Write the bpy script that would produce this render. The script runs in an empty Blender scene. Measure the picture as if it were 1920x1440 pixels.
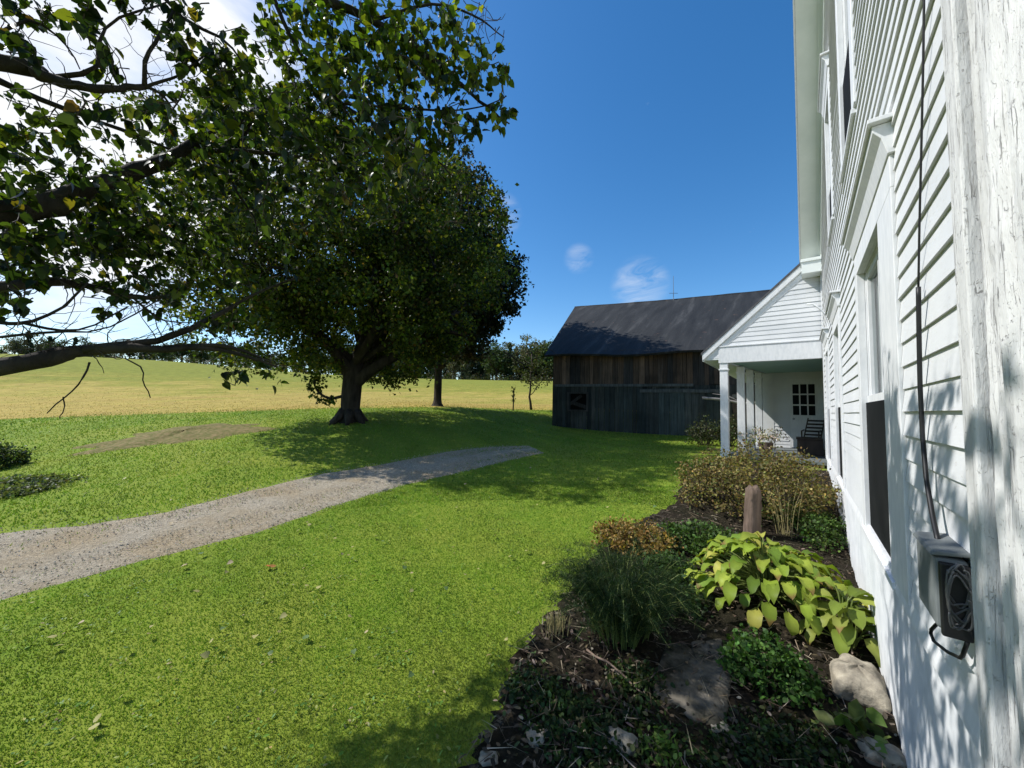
import bpy, math, random
import numpy as np
from mathutils import Matrix, Vector

rng = np.random.default_rng(11)
random.seed(11)
PI = math.pi
S = bpy.context.scene
COL = S.collection

# ------------------------------------------------------------------ camera
F, IW, IH = 700.0, 1920, 1440
YAW, PITCH, ROLL = map(math.radians, (37.902, 3.562, 1.2))


def cam_basis():
    f = np.array([-math.sin(YAW) * math.cos(PITCH), math.cos(YAW) * math.cos(PITCH), math.sin(PITCH)])
    r = np.array([math.cos(YAW), math.sin(YAW), 0.0])
    u = np.cross(r, f)
    c, s = math.cos(ROLL), math.sin(ROLL)
    return c * r + s * u, c * u - s * r, f


CR, CU, CF = cam_basis()


def ray(px, py):
    return CF + CR * ((px - 960) / F) - CU * ((py - 720) / F)


def at(px, py, D):
    """world point seen at photo pixel (px, py), D metres in front of the camera"""
    return ray(px, py) * D


cam = bpy.data.cameras.new('camera')
cam.sensor_width = 36
cam.lens = F / IW * 36
cam.clip_start, cam.clip_end = 0.05, 3000
co = bpy.data.objects.new('camera', cam)
COL.objects.link(co)
co.matrix_world = Matrix(((CR[0], CU[0], -CF[0], 0), (CR[1], CU[1], -CF[1], 0), (CR[2], CU[2], -CF[2], 0), (0, 0, 0, 1)))
S.camera = co

# ------------------------------------------------------------------ terrain
AZ0 = -37.9


def polar(x, y):
    az = np.degrees(np.arctan2(x, y))
    d = (az - AZ0 + 180) % 360 - 180
    return d, np.hypot(x, y)


ctrl = []
for x, y, z in [(.37, 2.8, -1.73), (.37, 6, -1.45), (.37, 9.5, -1.12), (-1.43, 9.9, -1.04), (-3, .2, -1.71), (-5, 0, -1.68),
                (-8, -.3, -1.62), (-4, 3, -1.58), (-3, 6, -1.36), (-6.5, 8, -1.12), (-8, 4.6, -1.22), (-2, 1.5, -1.7), (-1.2, 3.5, -1.65),
                (3, 8, -1.2), (6, 9, -1.1), (4, 16, -1.1), (-1, 16.5, -1.12)]:
    ctrl.append((x, y, z))
for d in (-75, -40, 0, 40, 75):
    a = math.radians(d + AZ0)
    ctrl.append((1.3 * math.sin(a), 1.3 * math.cos(a), -1.72))
    ctrl.append((.3 * math.sin(a), .3 * math.cos(a), -1.72))
for px, py, D in [(655, 790, 12.5), (1035, 798, 18.5), (300, 832, 9.8), (0, 862, 9.0), (340, 812, 11.5), (-150, 830, 10.5), (0, 785, 16),
                  (300, 776, 16.5), (600, 766, 18), (820, 761, 19.2), (1030, 768, 25), (150, 736, 38), (420, 738, 38), (900, 742, 48), (-150, 730, 38),
                  (1400, 760, 30), (-150, 674, 100), (0, 674, 105), (300, 677, 110), (600, 702, 120), (900, 714, 130), (1030, 717, 130), (1400, 722, 130)]:
    p = at(px, py, D)
    ctrl.append(tuple(p))
for d in (-75, -50, -25, 0, 25, 50, 75):
    a = math.radians(d + AZ0)
    ctrl.append((300 * math.sin(a), 300 * math.cos(a), 9.0))
    ctrl.append((900 * math.sin(a), 900 * math.cos(a), 6.0))
ctrl = np.array(ctrl)


def uv(x, y):
    d, r = polar(x, y)
    return np.radians(np.clip(d, -75, 75)) * 1.1, np.log(r + 1.0)


cu, cv = uv(ctrl[:, 0], ctrl[:, 1])
NC = len(ctrl)


def phi(r2):
    return 0.5 * r2 * np.log(r2 + 1e-9)


K = phi((cu[:, None] - cu) ** 2 + (cv[:, None] - cv) ** 2) + np.eye(NC) * 0.002
Pm = np.c_[np.ones(NC), cu, cv]
A = np.block([[K, Pm], [Pm.T, np.zeros((3, 3))]])
SOL = np.linalg.solve(A, np.r_[ctrl[:, 2], 0, 0, 0])


def gz(x, y):
    x = np.atleast_1d(np.asarray(x, float))
    y = np.atleast_1d(np.asarray(y, float))
    u, v = uv(x, y)
    k = phi((u[:, None] - cu) ** 2 + (v[:, None] - cv) ** 2)
    z = k @ SOL[:NC] + SOL[NC] + SOL[NC + 1] * u + SOL[NC + 2] * v
    d, r = polar(x, y)
    w = np.clip((np.abs(d) - 75) / 70, 0, 1)
    w = w * w * (3 - 2 * w)
    return z * (1 - w) + w * (-1.7 + .02 * np.minimum(r, 300))


def gz1(x, y):
    return float(gz(x, y)[0])


TT = np.exp(np.linspace(math.log(.8), math.log(260), 1500))


def gpt(px, py):
    """where the view ray through a photo pixel meets the ground"""
    v = ray(px, py)
    P = TT[:, None] * v
    h = P[:, 2] - gz(P[:, 0], P[:, 1])
    i = np.argmax(h < 0)
    if h[i] >= 0:
        i = len(TT) - 1
    t0, t1 = TT[i - 1], TT[i]
    w = h[i - 1] / (h[i - 1] - h[i] + 1e-12)
    return v * (t0 + (t1 - t0) * w)


# ------------------------------------------------------------------ object helpers
ORG = {}


def tag(o, label=None, cat=None, group=None, kind=None):
    if label: o['label'] = label
    if cat: o['category'] = cat
    if group: o['group'] = group
    if kind: o['kind'] = kind
    return o


def thing(name, loc, label, cat, group=None):
    o = bpy.data.objects.new(name, None)
    COL.objects.link(o)
    o.location = tuple(float(c) for c in loc)
    o.empty_display_size = .2
    ORG[o.name] = np.array(loc, float)
    return tag(o, label, cat, group)


def np_mesh(name, V, faces, mat, parent=None, col=None, smooth=False, origin=None):
    """V (n,3) world coordinates; faces: list of int arrays (m,k)"""
    V = np.asarray(V, float)
    if parent is not None:
        org = ORG[parent.name]
    else:
        org = np.zeros(3) if origin is None else np.asarray(origin, float)
    me = bpy.data.meshes.new(name)
    faces = [np.asarray(f, np.int64) for f in faces if len(f)]
    nl = sum(f.size for f in faces)
    nf = sum(len(f) for f in faces)
    me.vertices.add(len(V))
    me.vertices.foreach_set('co', (V - org).astype(np.float32).ravel())
    me.loops.add(nl)
    me.loops.foreach_set('vertex_index', np.concatenate([f.ravel() for f in faces]).astype(np.int32))
    me.polygons.add(nf)
    tot = np.concatenate([np.full(len(f), f.shape[1]) for f in faces])
    st = np.r_[0, np.cumsum(tot)[:-1]]
    me.polygons.foreach_set('loop_start', st.astype(np.int32))
    me.polygons.foreach_set('loop_total', tot.astype(np.int32))
    me.polygons.foreach_set('use_smooth', np.full(nf, bool(smooth)))
    if col is not None:
        col = np.asarray(col, float)
        if col.shape[1] == 3:
            col = np.c_[col, np.ones(len(col))]
        a = me.color_attributes.new('Col', 'FLOAT_COLOR', 'POINT')
        a.data.foreach_set('color', col.astype(np.float32).ravel())
    me.update(calc_edges=True)
    me.validate()
    if mat: me.materials.append(mat)
    o = bpy.data.objects.new(name, me)
    COL.objects.link(o)
    ORG[o.name] = org
    if parent is not None:
        o.parent = parent
    else:
        o.location = tuple(org)
    return o


class MB:
    def __init__(s):
        s.v, s.f, s.c = [], [], []
        s.col = (1, 1, 1)

    def add(s, verts, faces):
        b = len(s.v)
        s.v += [tuple(map(float, v)) for v in verts]
        s.c += [s.col] * len(verts)
        s.f += [tuple(b + i for i in f) for f in faces]
        return s

    def box(s, x0, x1, y0, y1, z0, z1):
        return s.add([(x0, y0, z0), (x1, y0, z0), (x1, y1, z0), (x0, y1, z0), (x0, y0, z1), (x1, y0, z1), (x1, y1, z1), (x0, y1, z1)],
                     [(3, 2, 1, 0), (4, 5, 6, 7), (0, 1, 5, 4), (1, 2, 6, 5), (2, 3, 7, 6), (3, 0, 4, 7)])

    def obox(s, c, ax, ay, az, hx, hy, hz):
        c, ax, ay, az = map(np.array, (c, ax, ay, az))
        vs = []
        for k in (-1, 1):
            for (i, j) in ((-1, -1), (1, -1), (1, 1), (-1, 1)):
                vs.append(c + ax * hx * i + ay * hy * j + az * hz * k)
        return s.add(vs, [(3, 2, 1, 0), (4, 5, 6, 7), (0, 1, 5, 4), (1, 2, 6, 5), (2, 3, 7, 6), (3, 0, 4, 7)])

    def prism(s, poly, vec):
        """polygon (list of points) swept along vec, capped"""
        n = len(poly)
        p = [np.array(q, float) for q in poly]
        v = np.array(vec, float)
        return s.add(p + [q + v for q in p], [tuple(range(n))[::-1], tuple(range(n, 2 * n))] + [(i, (i + 1) % n, n + (i + 1) % n, n + i) for i in range(n)])

    def quad(s, a, b, c, d):
        return s.add([a, b, c, d], [(0, 1, 2, 3)])

    def tube(s, path, rad, n=8, cap=True):
        P = [np.array(p, float) for p in path]
        if np.isscalar(rad): rad = [rad] * len(P)
        b = len(s.v)
        up = np.array([.31, .22, .92])
        vs = []
        for i, p in enumerate(P):
            t = P[min(i + 1, len(P) - 1)] - P[max(i - 1, 0)]
            t = t / (np.linalg.norm(t) + 1e-9)
            a = np.cross(t, up)
            if np.linalg.norm(a) < .1: a = np.cross(t, np.array([1., 0, 0]))
            a /= np.linalg.norm(a)
            c = np.cross(t, a)
            for k in range(n):
                w = 2 * PI * k / n
                vs.append(p + rad[i] * (a * math.cos(w) + c * math.sin(w)))
        fs = [(i * n + k, i * n + (k + 1) % n, (i + 1) * n + (k + 1) % n, (i + 1) * n + k) for i in range(len(P) - 1) for k in range(n)]
        if cap:
            fs += [tuple(range(n))[::-1], tuple((len(P) - 1) * n + k for k in range(n))]
        return s.add(vs, fs)

    def prune(s, ok):
        k = ok(np.array(s.v))
        s.f = [f for f in s.f if all(k[i] for i in f)]
        return s

    def build(s, name, mat, parent=None, smooth=False, origin=None, bevel=0, col=False):
        groups = {}
        for f in s.f: groups.setdefault(len(f), []).append(f)
        o = np_mesh(name, np.array(s.v), [np.array(g) for g in groups.values()], mat, parent, np.array(s.c) if col else None, smooth, origin)
        if bevel:
            m = o.modifiers.new('bevel', 'BEVEL')
            m.width = bevel
            m.segments = 2
            m.limit_method = 'ANGLE'
        return o


def copy_tree(o, parent=None):
    c = o.copy()
    COL.objects.link(c)
    ORG[c.name] = ORG[o.name]
    if parent: c.parent = parent
    for ch in o.children: copy_tree(ch, c)
    return c


# ------------------------------------------------------------------ materials
def new_mat(name):
    m = bpy.data.materials.new(name)
    m.use_nodes = True
    nt = m.node_tree
    nt.nodes.clear()
    out = nt.nodes.new('ShaderNodeOutputMaterial')
    return m, nt, out


def N(nt, typ, **kw):
    n = nt.nodes.new('ShaderNode' + typ)
    for k, v in kw.items():
        if k.startswith('i_'):
            n.inputs[k[2:].replace('_', ' ')].default_value = v
        else:
            setattr(n, k, v)
    return n


def ramp(nt, src, stops):
    r = N(nt, 'ValToRGB')
    e = r.color_ramp.elements
    while len(e) < len(stops): e.new(.5)
    for i, (p, c) in enumerate(stops):
        e[i].position = p
        e[i].color = (*c, 1) if len(c) == 3 else c
    nt.links.new(src, r.inputs[0])
    return r.outputs[0]


def coords(nt, scale=(1, 1, 1), obj=True):
    t = N(nt, 'TexCoord')
    m = N(nt, 'Mapping')
    m.inputs['Scale'].default_value = scale
    nt.links.new(t.outputs['Object'], m.inputs[0])
    return m.outputs[0]


def noise(nt, vec, scale, detail=6, rough=.6, dist=0):
    n = N(nt, 'TexNoise')
    n.inputs['Scale'].default_value = scale
    n.inputs['Detail'].default_value = detail
    n.inputs['Roughness'].default_value = rough
    n.inputs['Distortion'].default_value = dist
    nt.links.new(vec, n.inputs['Vector'])
    return n.outputs[0]


def mixc(nt, f, a, b, mode='MIX'):
    m = N(nt, 'Mix', data_type='RGBA', blend_type=mode)
    for i, s in ((0, f), (6, a), (7, b)):
        if isinstance(s, (int, float)):
            m.inputs[i].default_value = s
        elif isinstance(s, tuple):
            m.inputs[i].default_value = (*s, 1)
        else:
            nt.links.new(s, m.inputs[i])
    return m.outputs[2]


def bump(nt, h, strength, dist):
    b = N(nt, 'Bump')
    b.inputs['Strength'].default_value = strength
    b.inputs['Distance'].default_value = dist
    nt.links.new(h, b.inputs['Height'])
    return b.outputs[0]


def princ(nt, out, col, rough=.6, spec=.4, nrm=None):
    p = N(nt, 'BsdfPrincipled')
    if isinstance(col, tuple):
        p.inputs['Base Color'].default_value = (*col, 1)
    else:
        nt.links.new(col, p.inputs['Base Color'])
    if isinstance(rough, (int, float)):
        p.inputs['Roughness'].default_value = rough
    else:
        nt.links.new(rough, p.inputs['Roughness'])
    p.inputs['Specular IOR Level'].default_value = spec
    if nrm is not None: nt.links.new(nrm, p.inputs['Normal'])
    if out is not None: nt.links.new(p.outputs[0], out.inputs[0])
    return p


def mat_noise(name, c0, c1, scale=6, stretch=(1, 1, 1), rough=.7, spec=.3, bs=.3, bd=.01, lo=.3, hi=.7, detail=8, c2=None):
    m, nt, out = new_mat(name)
    v = coords(nt, stretch)
    n = noise(nt, v, scale, detail)
    stops = [(lo, c0), (hi, c1)]
    if c2: stops.append((min(1, hi + .15), c2))
    c = ramp(nt, n, stops)
    princ(nt, out, c, rough, spec, bump(nt, n, bs, bd))
    return m


def mat_plain(name, c, rough=.6, spec=.4, metal=0):
    m, nt, out = new_mat(name)
    v = coords(nt)
    n = noise(nt, v, 9, 5)
    cc = ramp(nt, n, [(.3, tuple(x * .85 for x in c)), (.7, tuple(min(1, x * 1.08) for x in c))])
    p = princ(nt, out, cc, rough, spec)
    p.inputs['Metallic'].default_value = metal
    return m


def mat_leaf(name, trans=.35, rough=.45, spec=.35, var=.25, tint=(1.25, 1.3, .5)):
    """per-leaf colour attribute, with light coming through the leaf"""
    m, nt, out = new_mat(name)
    a = N(nt, 'VertexColor', layer_name='Col')
    p = princ(nt, None, a.outputs[0], rough, spec)
    t = N(nt, 'BsdfTranslucent')
    tc = mixc(nt, 1.0, a.outputs[0], tint, 'MULTIPLY')
    nt.links.new(tc, t.inputs[0])
    mx = N(nt, 'MixShader')
    mx.inputs[0].default_value = trans
    nt.links.new(p.outputs[0], mx.inputs[1])
    nt.links.new(t.outputs[0], mx.inputs[2])
    nt.links.new(mx.outputs[0], out.inputs[0])
    return m


M = {}
# white house paint: worn, faint dirt, small flakes
m, nt, out = new_mat('white_clapboard_paint')
v = coords(nt)
n1 = noise(nt, v, 1.3, 6)
n2 = noise(nt, coords(nt, (1, .3, 1)), 60, 9, .75)
c = ramp(nt, n1, [(.3, (.56, .575, .585)), (.7, (.70, .705, .705))])
fl = ramp(nt, n2, [(.60, (0, 0, 0)), (.68, (1, 1, 1))])
c = mixc(nt, fl, c, (.50, .49, .46))
princ(nt, out, c, .55, .3, bump(nt, n2, .35, .004))
M['white'] = m
m, nt, out = new_mat('white_trim_paint')
n2 = noise(nt, coords(nt, (1, 1, .3)), 25, 8, .65)
c = ramp(nt, n2, [(.25, (.57, .585, .595)), (.6, (.71, .715, .715))])
princ(nt, out, c, .5, .3, bump(nt, n2, .12, .002))
M['trim'] = m
# peeling paint of the corner board: long vertical cracks, grey wood below
m, nt, out = new_mat('peeling_paint')
n1 = noise(nt, coords(nt, (1, 1, .06)), 95, 10, .7, .8)      # long thin cracks along the grain
n2 = noise(nt, coords(nt, (1, 1, .8)), 80, 10, .75, 1.2)       # short flakes
n4 = noise(nt, coords(nt, (1, 1, .12)), 9, 5, .6)            # where the paint has gone
n3 = noise(nt, coords(nt, (1, 1, .25)), 10, 7, .65)
zone = ramp(nt, n4, [(.46, (.0, .0, .0)), (.66, (1, 1, 1))])
crack = ramp(nt, n1, [(.58, (0, 0, 0)), (.66, (1, 1, 1))])
flake = ramp(nt, n2, [(.60, (0, 0, 0)), (.66, (1, 1, 1))])
cm = N(nt, 'Math', operation='MAXIMUM')
nt.links.new(crack, cm.inputs[0])
nt.links.new(flake, cm.inputs[1])
mm = mixc(nt, 1.0, mixc(nt, .82, (1, 1, 1), zone), cm.outputs[0], 'MULTIPLY')
pc = ramp(nt, n3, [(.25, (.40, .40, .385)), (.5, (.60, .60, .59)), (.7, (.70, .70, .69))])
wood = ramp(nt, n2, [(.3, (.22, .21, .19)), (.75, (.46, .44, .41))])
c = mixc(nt, mm, pc, wood)
hm = N(nt, 'Math', operation='MULTIPLY_ADD')
hm.inputs[1].default_value = -.7
nt.links.new(mm, hm.inputs[0])
nt.links.new(n3, hm.inputs[2])
princ(nt, out, c, .65, .25, bump(nt, hm.outputs[0], .9, .012))
M['peel'] = m
m, nt, out = new_mat('painted_foundation')
n1 = noise(nt, coords(nt), 5, 8)
n2 = noise(nt, coords(nt, (1, 1, .5)), 30, 9, .7)
c = ramp(nt, n1, [(.3, (.56, .58, .59)), (.65, (.72, .73, .735))])
c = mixc(nt, ramp(nt, n2, [(.64, (0, 0, 0)), (.72, (1, 1, 1))]), c, (.40, .40, .38))
princ(nt, out, c, .75, .2, bump(nt, n2, .5, .008))
M['found'] = m
M['soffit'] = mat_noise('soffit_paint', (.66, .70, .67), (.76, .79, .76), 3, rough=.5, bs=.1)
M['porch_ceiling'] = mat_noise('blue_green_ceiling_paint', (.26, .42, .40), (.32, .48, .46), 3, rough=.5, bs=.1)
m, nt, out = new_mat('window_glass')
p = princ(nt, out, (.010, .012, .014), .5, .03)
M['glass'] = m
m, nt, out = new_mat('insect_screen')
n1 = noise(nt, coords(nt), 2, 4)
c = ramp(nt, n1, [(.3, (.008, .009, .009)), (.7, (.018, .019, .019))])
princ(nt, out, c, .85, .06)
M['screen'] = m
M['curtain'] = mat_noise('curtain_cloth', (.50, .52, .52), (.68, .70, .70), 4, (1, 14, 1), bs=.4, bd=.02)
m, nt, out = new_mat('barn_roof_shingle')
n1 = noise(nt, coords(nt, (1, .12, .2)), 2.2, 8, .65, .4)
n2 = noise(nt, coords(nt), 3.2, 6, .6)
n3 = noise(nt, coords(nt, (1, 1, 2.5)), 9, 6, .7)
c = ramp(nt, n1, [(.3, (.012, .013, .014)), (.55, (.028, .029, .029)), (.75, (.075, .074, .072))])
c = mixc(nt, ramp(nt, n2, [(.66, (0, 0, 0)), (.72, (1, 1, 1))]), c, (.13, .075, .055))
c = mixc(nt, ramp(nt, n3, [(.70, (0, 0, 0)), (.74, (1, 1, 1))]), c, (.22, .21, .20))
princ(nt, out, c, .75, .25, bump(nt, n3, .5, .03))
M['roof_slate'] = m
M['roof_dark'] = mat_noise('asphalt_shingle', (.05, .05, .055), (.09, .09, .095), 8, bs=.4)
M['bark'] = mat_noise('bark', (.016, .013, .010), (.060, .050, .040), 7, (1, 1, .25), rough=.9, spec=.15, bs=.9, bd=.05)
M['twig'] = mat_noise('twig_bark', (.035, .028, .020), (.07, .056, .042), 20, rough=.8, spec=.2)
M['leaf_near'] = mat_leaf('linden_leaf', .5, .42, .25)
M['leaf_maple'] = mat_leaf('maple_leaf', .42, .45, .22)
M['leaf_far'] = mat_leaf('distant_leaf', .25, .6, .2)
M['plant'] = mat_leaf('garden_leaf', .34, .5, .18)
M['grass'] = mat_leaf('grass_blade', .35, .5, .25, tint=(1.2, 1.25, .6))
M['drygrass'] = mat_leaf('dry_grass_blade', .3, .6, .2, tint=(1.1, 1.1, .8))
M['litter'] = mat_leaf('fallen_leaf', .15, .6, .25, tint=(1.1, 1.05, .7))
M['stone'] = mat_noise('weathered_stone', (.15, .13, .10), (.42, .37, .28), 14, rough=.9, spec=.15, bs=1.0, bd=.02)
M['slab'] = mat_noise('mossy_stone', (.022, .022, .014), (.19, .165, .13), 7, rough=.9, spec=.15, bs=.9, bd=.04, lo=.35, hi=.75)
M['stump'] = mat_noise('weathered_wood', (.06, .042, .032), (.25, .18, .135), 12, (1, 1, .15), rough=.85, spec=.15, bs=.8, bd=.02)
M['metal'] = mat_plain('grey_painted_metal', (.15, .165, .165), .65, .25, .0)
M['wire'] = mat_plain('grey_wire', (.10, .10, .10), .5, .4)
M['black'] = mat_plain('black_rubber', (.012, .012, .013), .5, .4)
M['darkwood'] = mat_noise('dark_stained_wood', (.028, .017, .012), (.07, .045, .032), 8, (1, 1, .2), rough=.5)
M['iron'] = mat_plain('galvanised_iron', (.30, .31, .33), .45, .4, .7)
# barn boards: each board carries its tone
m, nt, out = new_mat('weathered_barn_board')
a = N(nt, 'VertexColor', layer_name='Col')
n1 = noise(nt, coords(nt, (1, 1, .06)), 16, 9, .7)
n2 = noise(nt, coords(nt), 1.1, 6)
g = ramp(nt, n1, [(.3, (.45, .45, .45)), (.7, (1.35, 1.35, 1.35))])
c = mixc(nt, 1.0, a.outputs[0], g, 'MULTIPLY')
g2 = ramp(nt, n2, [(.3, (.6, .62, .62)), (.65, (1.15, 1.12, 1.1))])
c = mixc(nt, 1.0, c, g2, 'MULTIPLY')
princ(nt, out, c, .85, .15, bump(nt, n1, .7, .02))
M['barn'] = m
# soil with mulch
m, nt, out = new_mat('garden_soil')
v = coords(nt)
n1 = noise(nt, v, 22, 10, .75)
n2 = noise(nt, v, 2.2, 5)
c = ramp(nt, n1, [(.32, (.009, .007, .005)), (.55, (.034, .026, .018)), (.72, (.10, .078, .056))])
c = mixc(nt, ramp(nt, n2, [(.4, (0, 0, 0)), (.6, (1, 1, 1))]), c, mixc(nt, .5, c, (.02, .022, .01)))
princ(nt, out, c, .95, .1, bump(nt, n1, 1, .04))
M['soil'] = m
# gravel
m, nt, out = new_mat('gravel')
v = coords(nt)
n1 = noise(nt, v, 42, 6, .7)
vo = N(nt, 'TexVoronoi')
vo.inputs['Scale'].default_value = 38
nt.links.new(v, vo.inputs['Vector'])
n3 = noise(nt, v, .9, 5)
c = ramp(nt, n1, [(.30, (.23, .192, .140)), (.55, (.385, .335, .255)), (.75, (.52, .465, .375))])
c = mixc(nt, ramp(nt, n3, [(.42, (0, 0, 0)), (.66, (.7, .7, .7))]), c, mixc(nt, 1.0, c, (.86, .72, .50), 'MULTIPLY'))
vb = N(nt, 'RGBToBW')
nt.links.new(vo.outputs['Color'], vb.inputs[0])
tint = mixc(nt, .5, c, mixc(nt, 1.0, c, ramp(nt, vb.outputs[0], [(.1, (.55, .54, .52)), (.9, (1.3, 1.28, 1.22))]), 'MULTIPLY'))
princ(nt, out, tint, .9, .15, bump(nt, n1, .9, .03))
M['gravel'] = m
# bare earth patch
M['dirt'] = mat_noise('bare_earth', (.10, .105, .025), (.22, .165, .075), 9, rough=.95, spec=.1, bs=.8, bd=.04, lo=.38, hi=.62)
# lawn ground
m, nt, out = new_mat('lawn_turf')
v = coords(nt)
n1 = noise(nt, v, .35, 5)
n2 = noise(nt, v, 3.0, 8, .7)
n3 = noise(nt, v, 24, 8, .75)
c = ramp(nt, n1, [(.33, (.105, .190, .016)), (.5, (.145, .22, .020)), (.66, (.22, .25, .035))])
c = mixc(nt, ramp(nt, n2, [(.35, (0, 0, 0)), (.75, (1, 1, 1))]), c, (.21, .245, .035))
c = mixc(nt, 1.0, c, ramp(nt, n3, [(.3, (.8, .8, .78)), (.7, (1.15, 1.15, 1.12))]), 'MULTIPLY')
princ(nt, out, c, .9, .08, bump(nt, n3, .35, .03))
M['lawn'] = m
# hay field: greener on the crest, golden below, mown in long lines
m, nt, out = new_mat('hay_field')
v = coords(nt)
sep = N(nt, 'SeparateXYZ')
nt.links.new(v, sep.inputs[0])
n1 = noise(nt, coords(nt, (.16, .05, 1)), 1.0, 8, .7, .6)
n2 = noise(nt, v, .9, 9, .75)
zr = N(nt, 'MapRange')
zr.inputs[1].default_value = -1
zr.inputs[2].default_value = 5.5
nt.links.new(sep.outputs[2], zr.inputs[0])
ad = N(nt, 'Math', operation='ADD')
nt.links.new(zr.outputs[0], ad.inputs[0])
sb = N(nt, 'Math', operation='MULTIPLY_ADD')
sb.inputs[1].default_value = 1.9
sb.inputs[2].default_value = -.95
nt.links.new(n1, sb.inputs[0])
nt.links.new(sb.outputs[0], ad.inputs[1])
c = ramp(nt, ad.outputs[0], [(.05, (.40, .30, .095)), (.25, (.42, .33, .10)), (.48, (.30, .28, .062)), (.8, (.24, .255, .052))])
c = mixc(nt, 1.0, c, ramp(nt, n2, [(.3, (.62, .62, .55)), (.7, (1.15, 1.12, 1.0))]), 'MULTIPLY')
princ(nt, out, c, .95, .05, bump(nt, n2, .7, .15))
M['field'] = m

# ------------------------------------------------------------------ light
SUN_H = np.array([-.89, -.45])
SUN_H /= np.linalg.norm(SUN_H)
EL = math.radians(46.5)
sdir = np.array([SUN_H[0] * math.cos(EL), SUN_H[1] * math.cos(EL), math.sin(EL)])
sl = bpy.data.lights.new('sun', 'SUN')
sl.energy = 5.0
sl.angle = math.radians(.53)
sl.color = (1, .975, .93)
so = bpy.data.objects.new('sun', sl)
COL.objects.link(so)
so.rotation_euler = Vector(tuple(sdir)).to_track_quat('Z', 'Y').to_euler()
so.location = (-20, -10, 30)

w = bpy.data.worlds.new('World')
S.world = w
w.use_nodes = True
nt = w.node_tree
nt.nodes.clear()
out = nt.nodes.new('ShaderNodeOutputWorld')
bg = nt.nodes.new('ShaderNodeBackground')
sky = nt.nodes.new('ShaderNodeTexSky')
sky.sky_type = 'NISHITA'
sky.sun_disc = False
sky.sun_elevation = EL
sky.sun_rotation = math.atan2(SUN_H[0], SUN_H[1])
sky.altitude = 300
sky.air_density = 1.0
sky.dust_density = .6
sky.ozone_density = 1.6
tc = nt.nodes.new('ShaderNodeTexCoord')


def dirmask(px, py, r0, r1):
    """soft disc round one direction of the sky"""
    d = ray(px, py)
    d = d / np.linalg.norm(d)
    vm = N(nt, 'VectorMath', operation='DOT_PRODUCT')
    vm.inputs[1].default_value = tuple(d)
    nt.links.new(tc.outputs['Generated'], vm.inputs[0])
    mr = N(nt, 'MapRange', interpolation_type='SMOOTHSTEP')
    mr.inputs[1].default_value = math.cos(math.radians(r1))
    mr.inputs[2].default_value = math.cos(math.radians(r0))
    nt.links.new(vm.outputs['Value'], mr.inputs[0])
    return mr.outputs[0]


def wmath(op, a, b):
    n = N(nt, 'Math', operation=op)
    for i, s_ in ((0, a), (1, b)):
        if isinstance(s_, (int, float)):
            n.inputs[i].default_value = s_
        else:
            nt.links.new(s_, n.inputs[i])
    return n.outputs[0]


mp = N(nt, 'Mapping')
mp.inputs['Scale'].default_value = (1, 1, 2.2)
nt.links.new(tc.outputs['Generated'], mp.inputs[0])
nz = noise(nt, mp.outputs[0], 5.0, 9, .58, .35)
wisp_v = N(nt, 'Mapping')
wisp_v.inputs['Scale'].default_value = (.6, 1.6, 2.2)
wisp_v.inputs['Rotation'].default_value = (.4, .3, .5)
nt.links.new(tc.outputs['Generated'], wisp_v.inputs[0])
nw = noise(nt, wisp_v.outputs[0], 13.0, 10, .62, 1.1)
big = wmath('MULTIPLY', dirmask(190, 150, 8, 27), 1.0)
big = wmath('ADD', big, wmath('MULTIPLY', dirmask(60, 540, 3, 16), .30))
cl = wmath('ADD', wmath('MULTIPLY', big, .62), wmath('SUBTRACT', nz, .72))
cl = wmath('MULTIPLY', cl, 2.3)
wis = wmath('ADD', wmath('MULTIPLY', dirmask(1200, 535, .1, 4.4), .17), wmath('MULTIPLY', dirmask(1085, 485, .1, 2.4), .12))
wis = wmath('ADD', wis, wmath('MULTIPLY', dirmask(935, 405, .1, 3.6), .15))
wis = wmath('MULTIPLY', wmath('MULTIPLY', wis, wmath('MAXIMUM', wmath('SUBTRACT', nw, .36), 0.0)), 7.0)
cov = N(nt, 'Math', operation='MAXIMUM', use_clamp=True)
nt.links.new(cl, cov.inputs[0])
nt.links.new(wis, cov.inputs[1])
mx = N(nt, 'Mix', data_type='RGBA')
nt.links.new(cov.outputs[0], mx.inputs[0])
hs = N(nt, 'HueSaturation')
hs.inputs['Saturation'].default_value = 1.36
hs.inputs['Value'].default_value = 1.42
nt.links.new(sky.outputs[0], hs.inputs['Color'])
nt.links.new(hs.outputs[0], mx.inputs[6])
mx.inputs[7].default_value = (7.6, 7.8, 8.1, 1)
nt.links.new(mx.outputs[2], bg.inputs[0])
bg.inputs[1].default_value = .112
nt.links.new(bg.outputs[0], out.inputs[0])
S.view_settings.view_transform = 'Standard'
S.view_settings.look = 'None'
S.view_settings.exposure = .24

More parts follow.
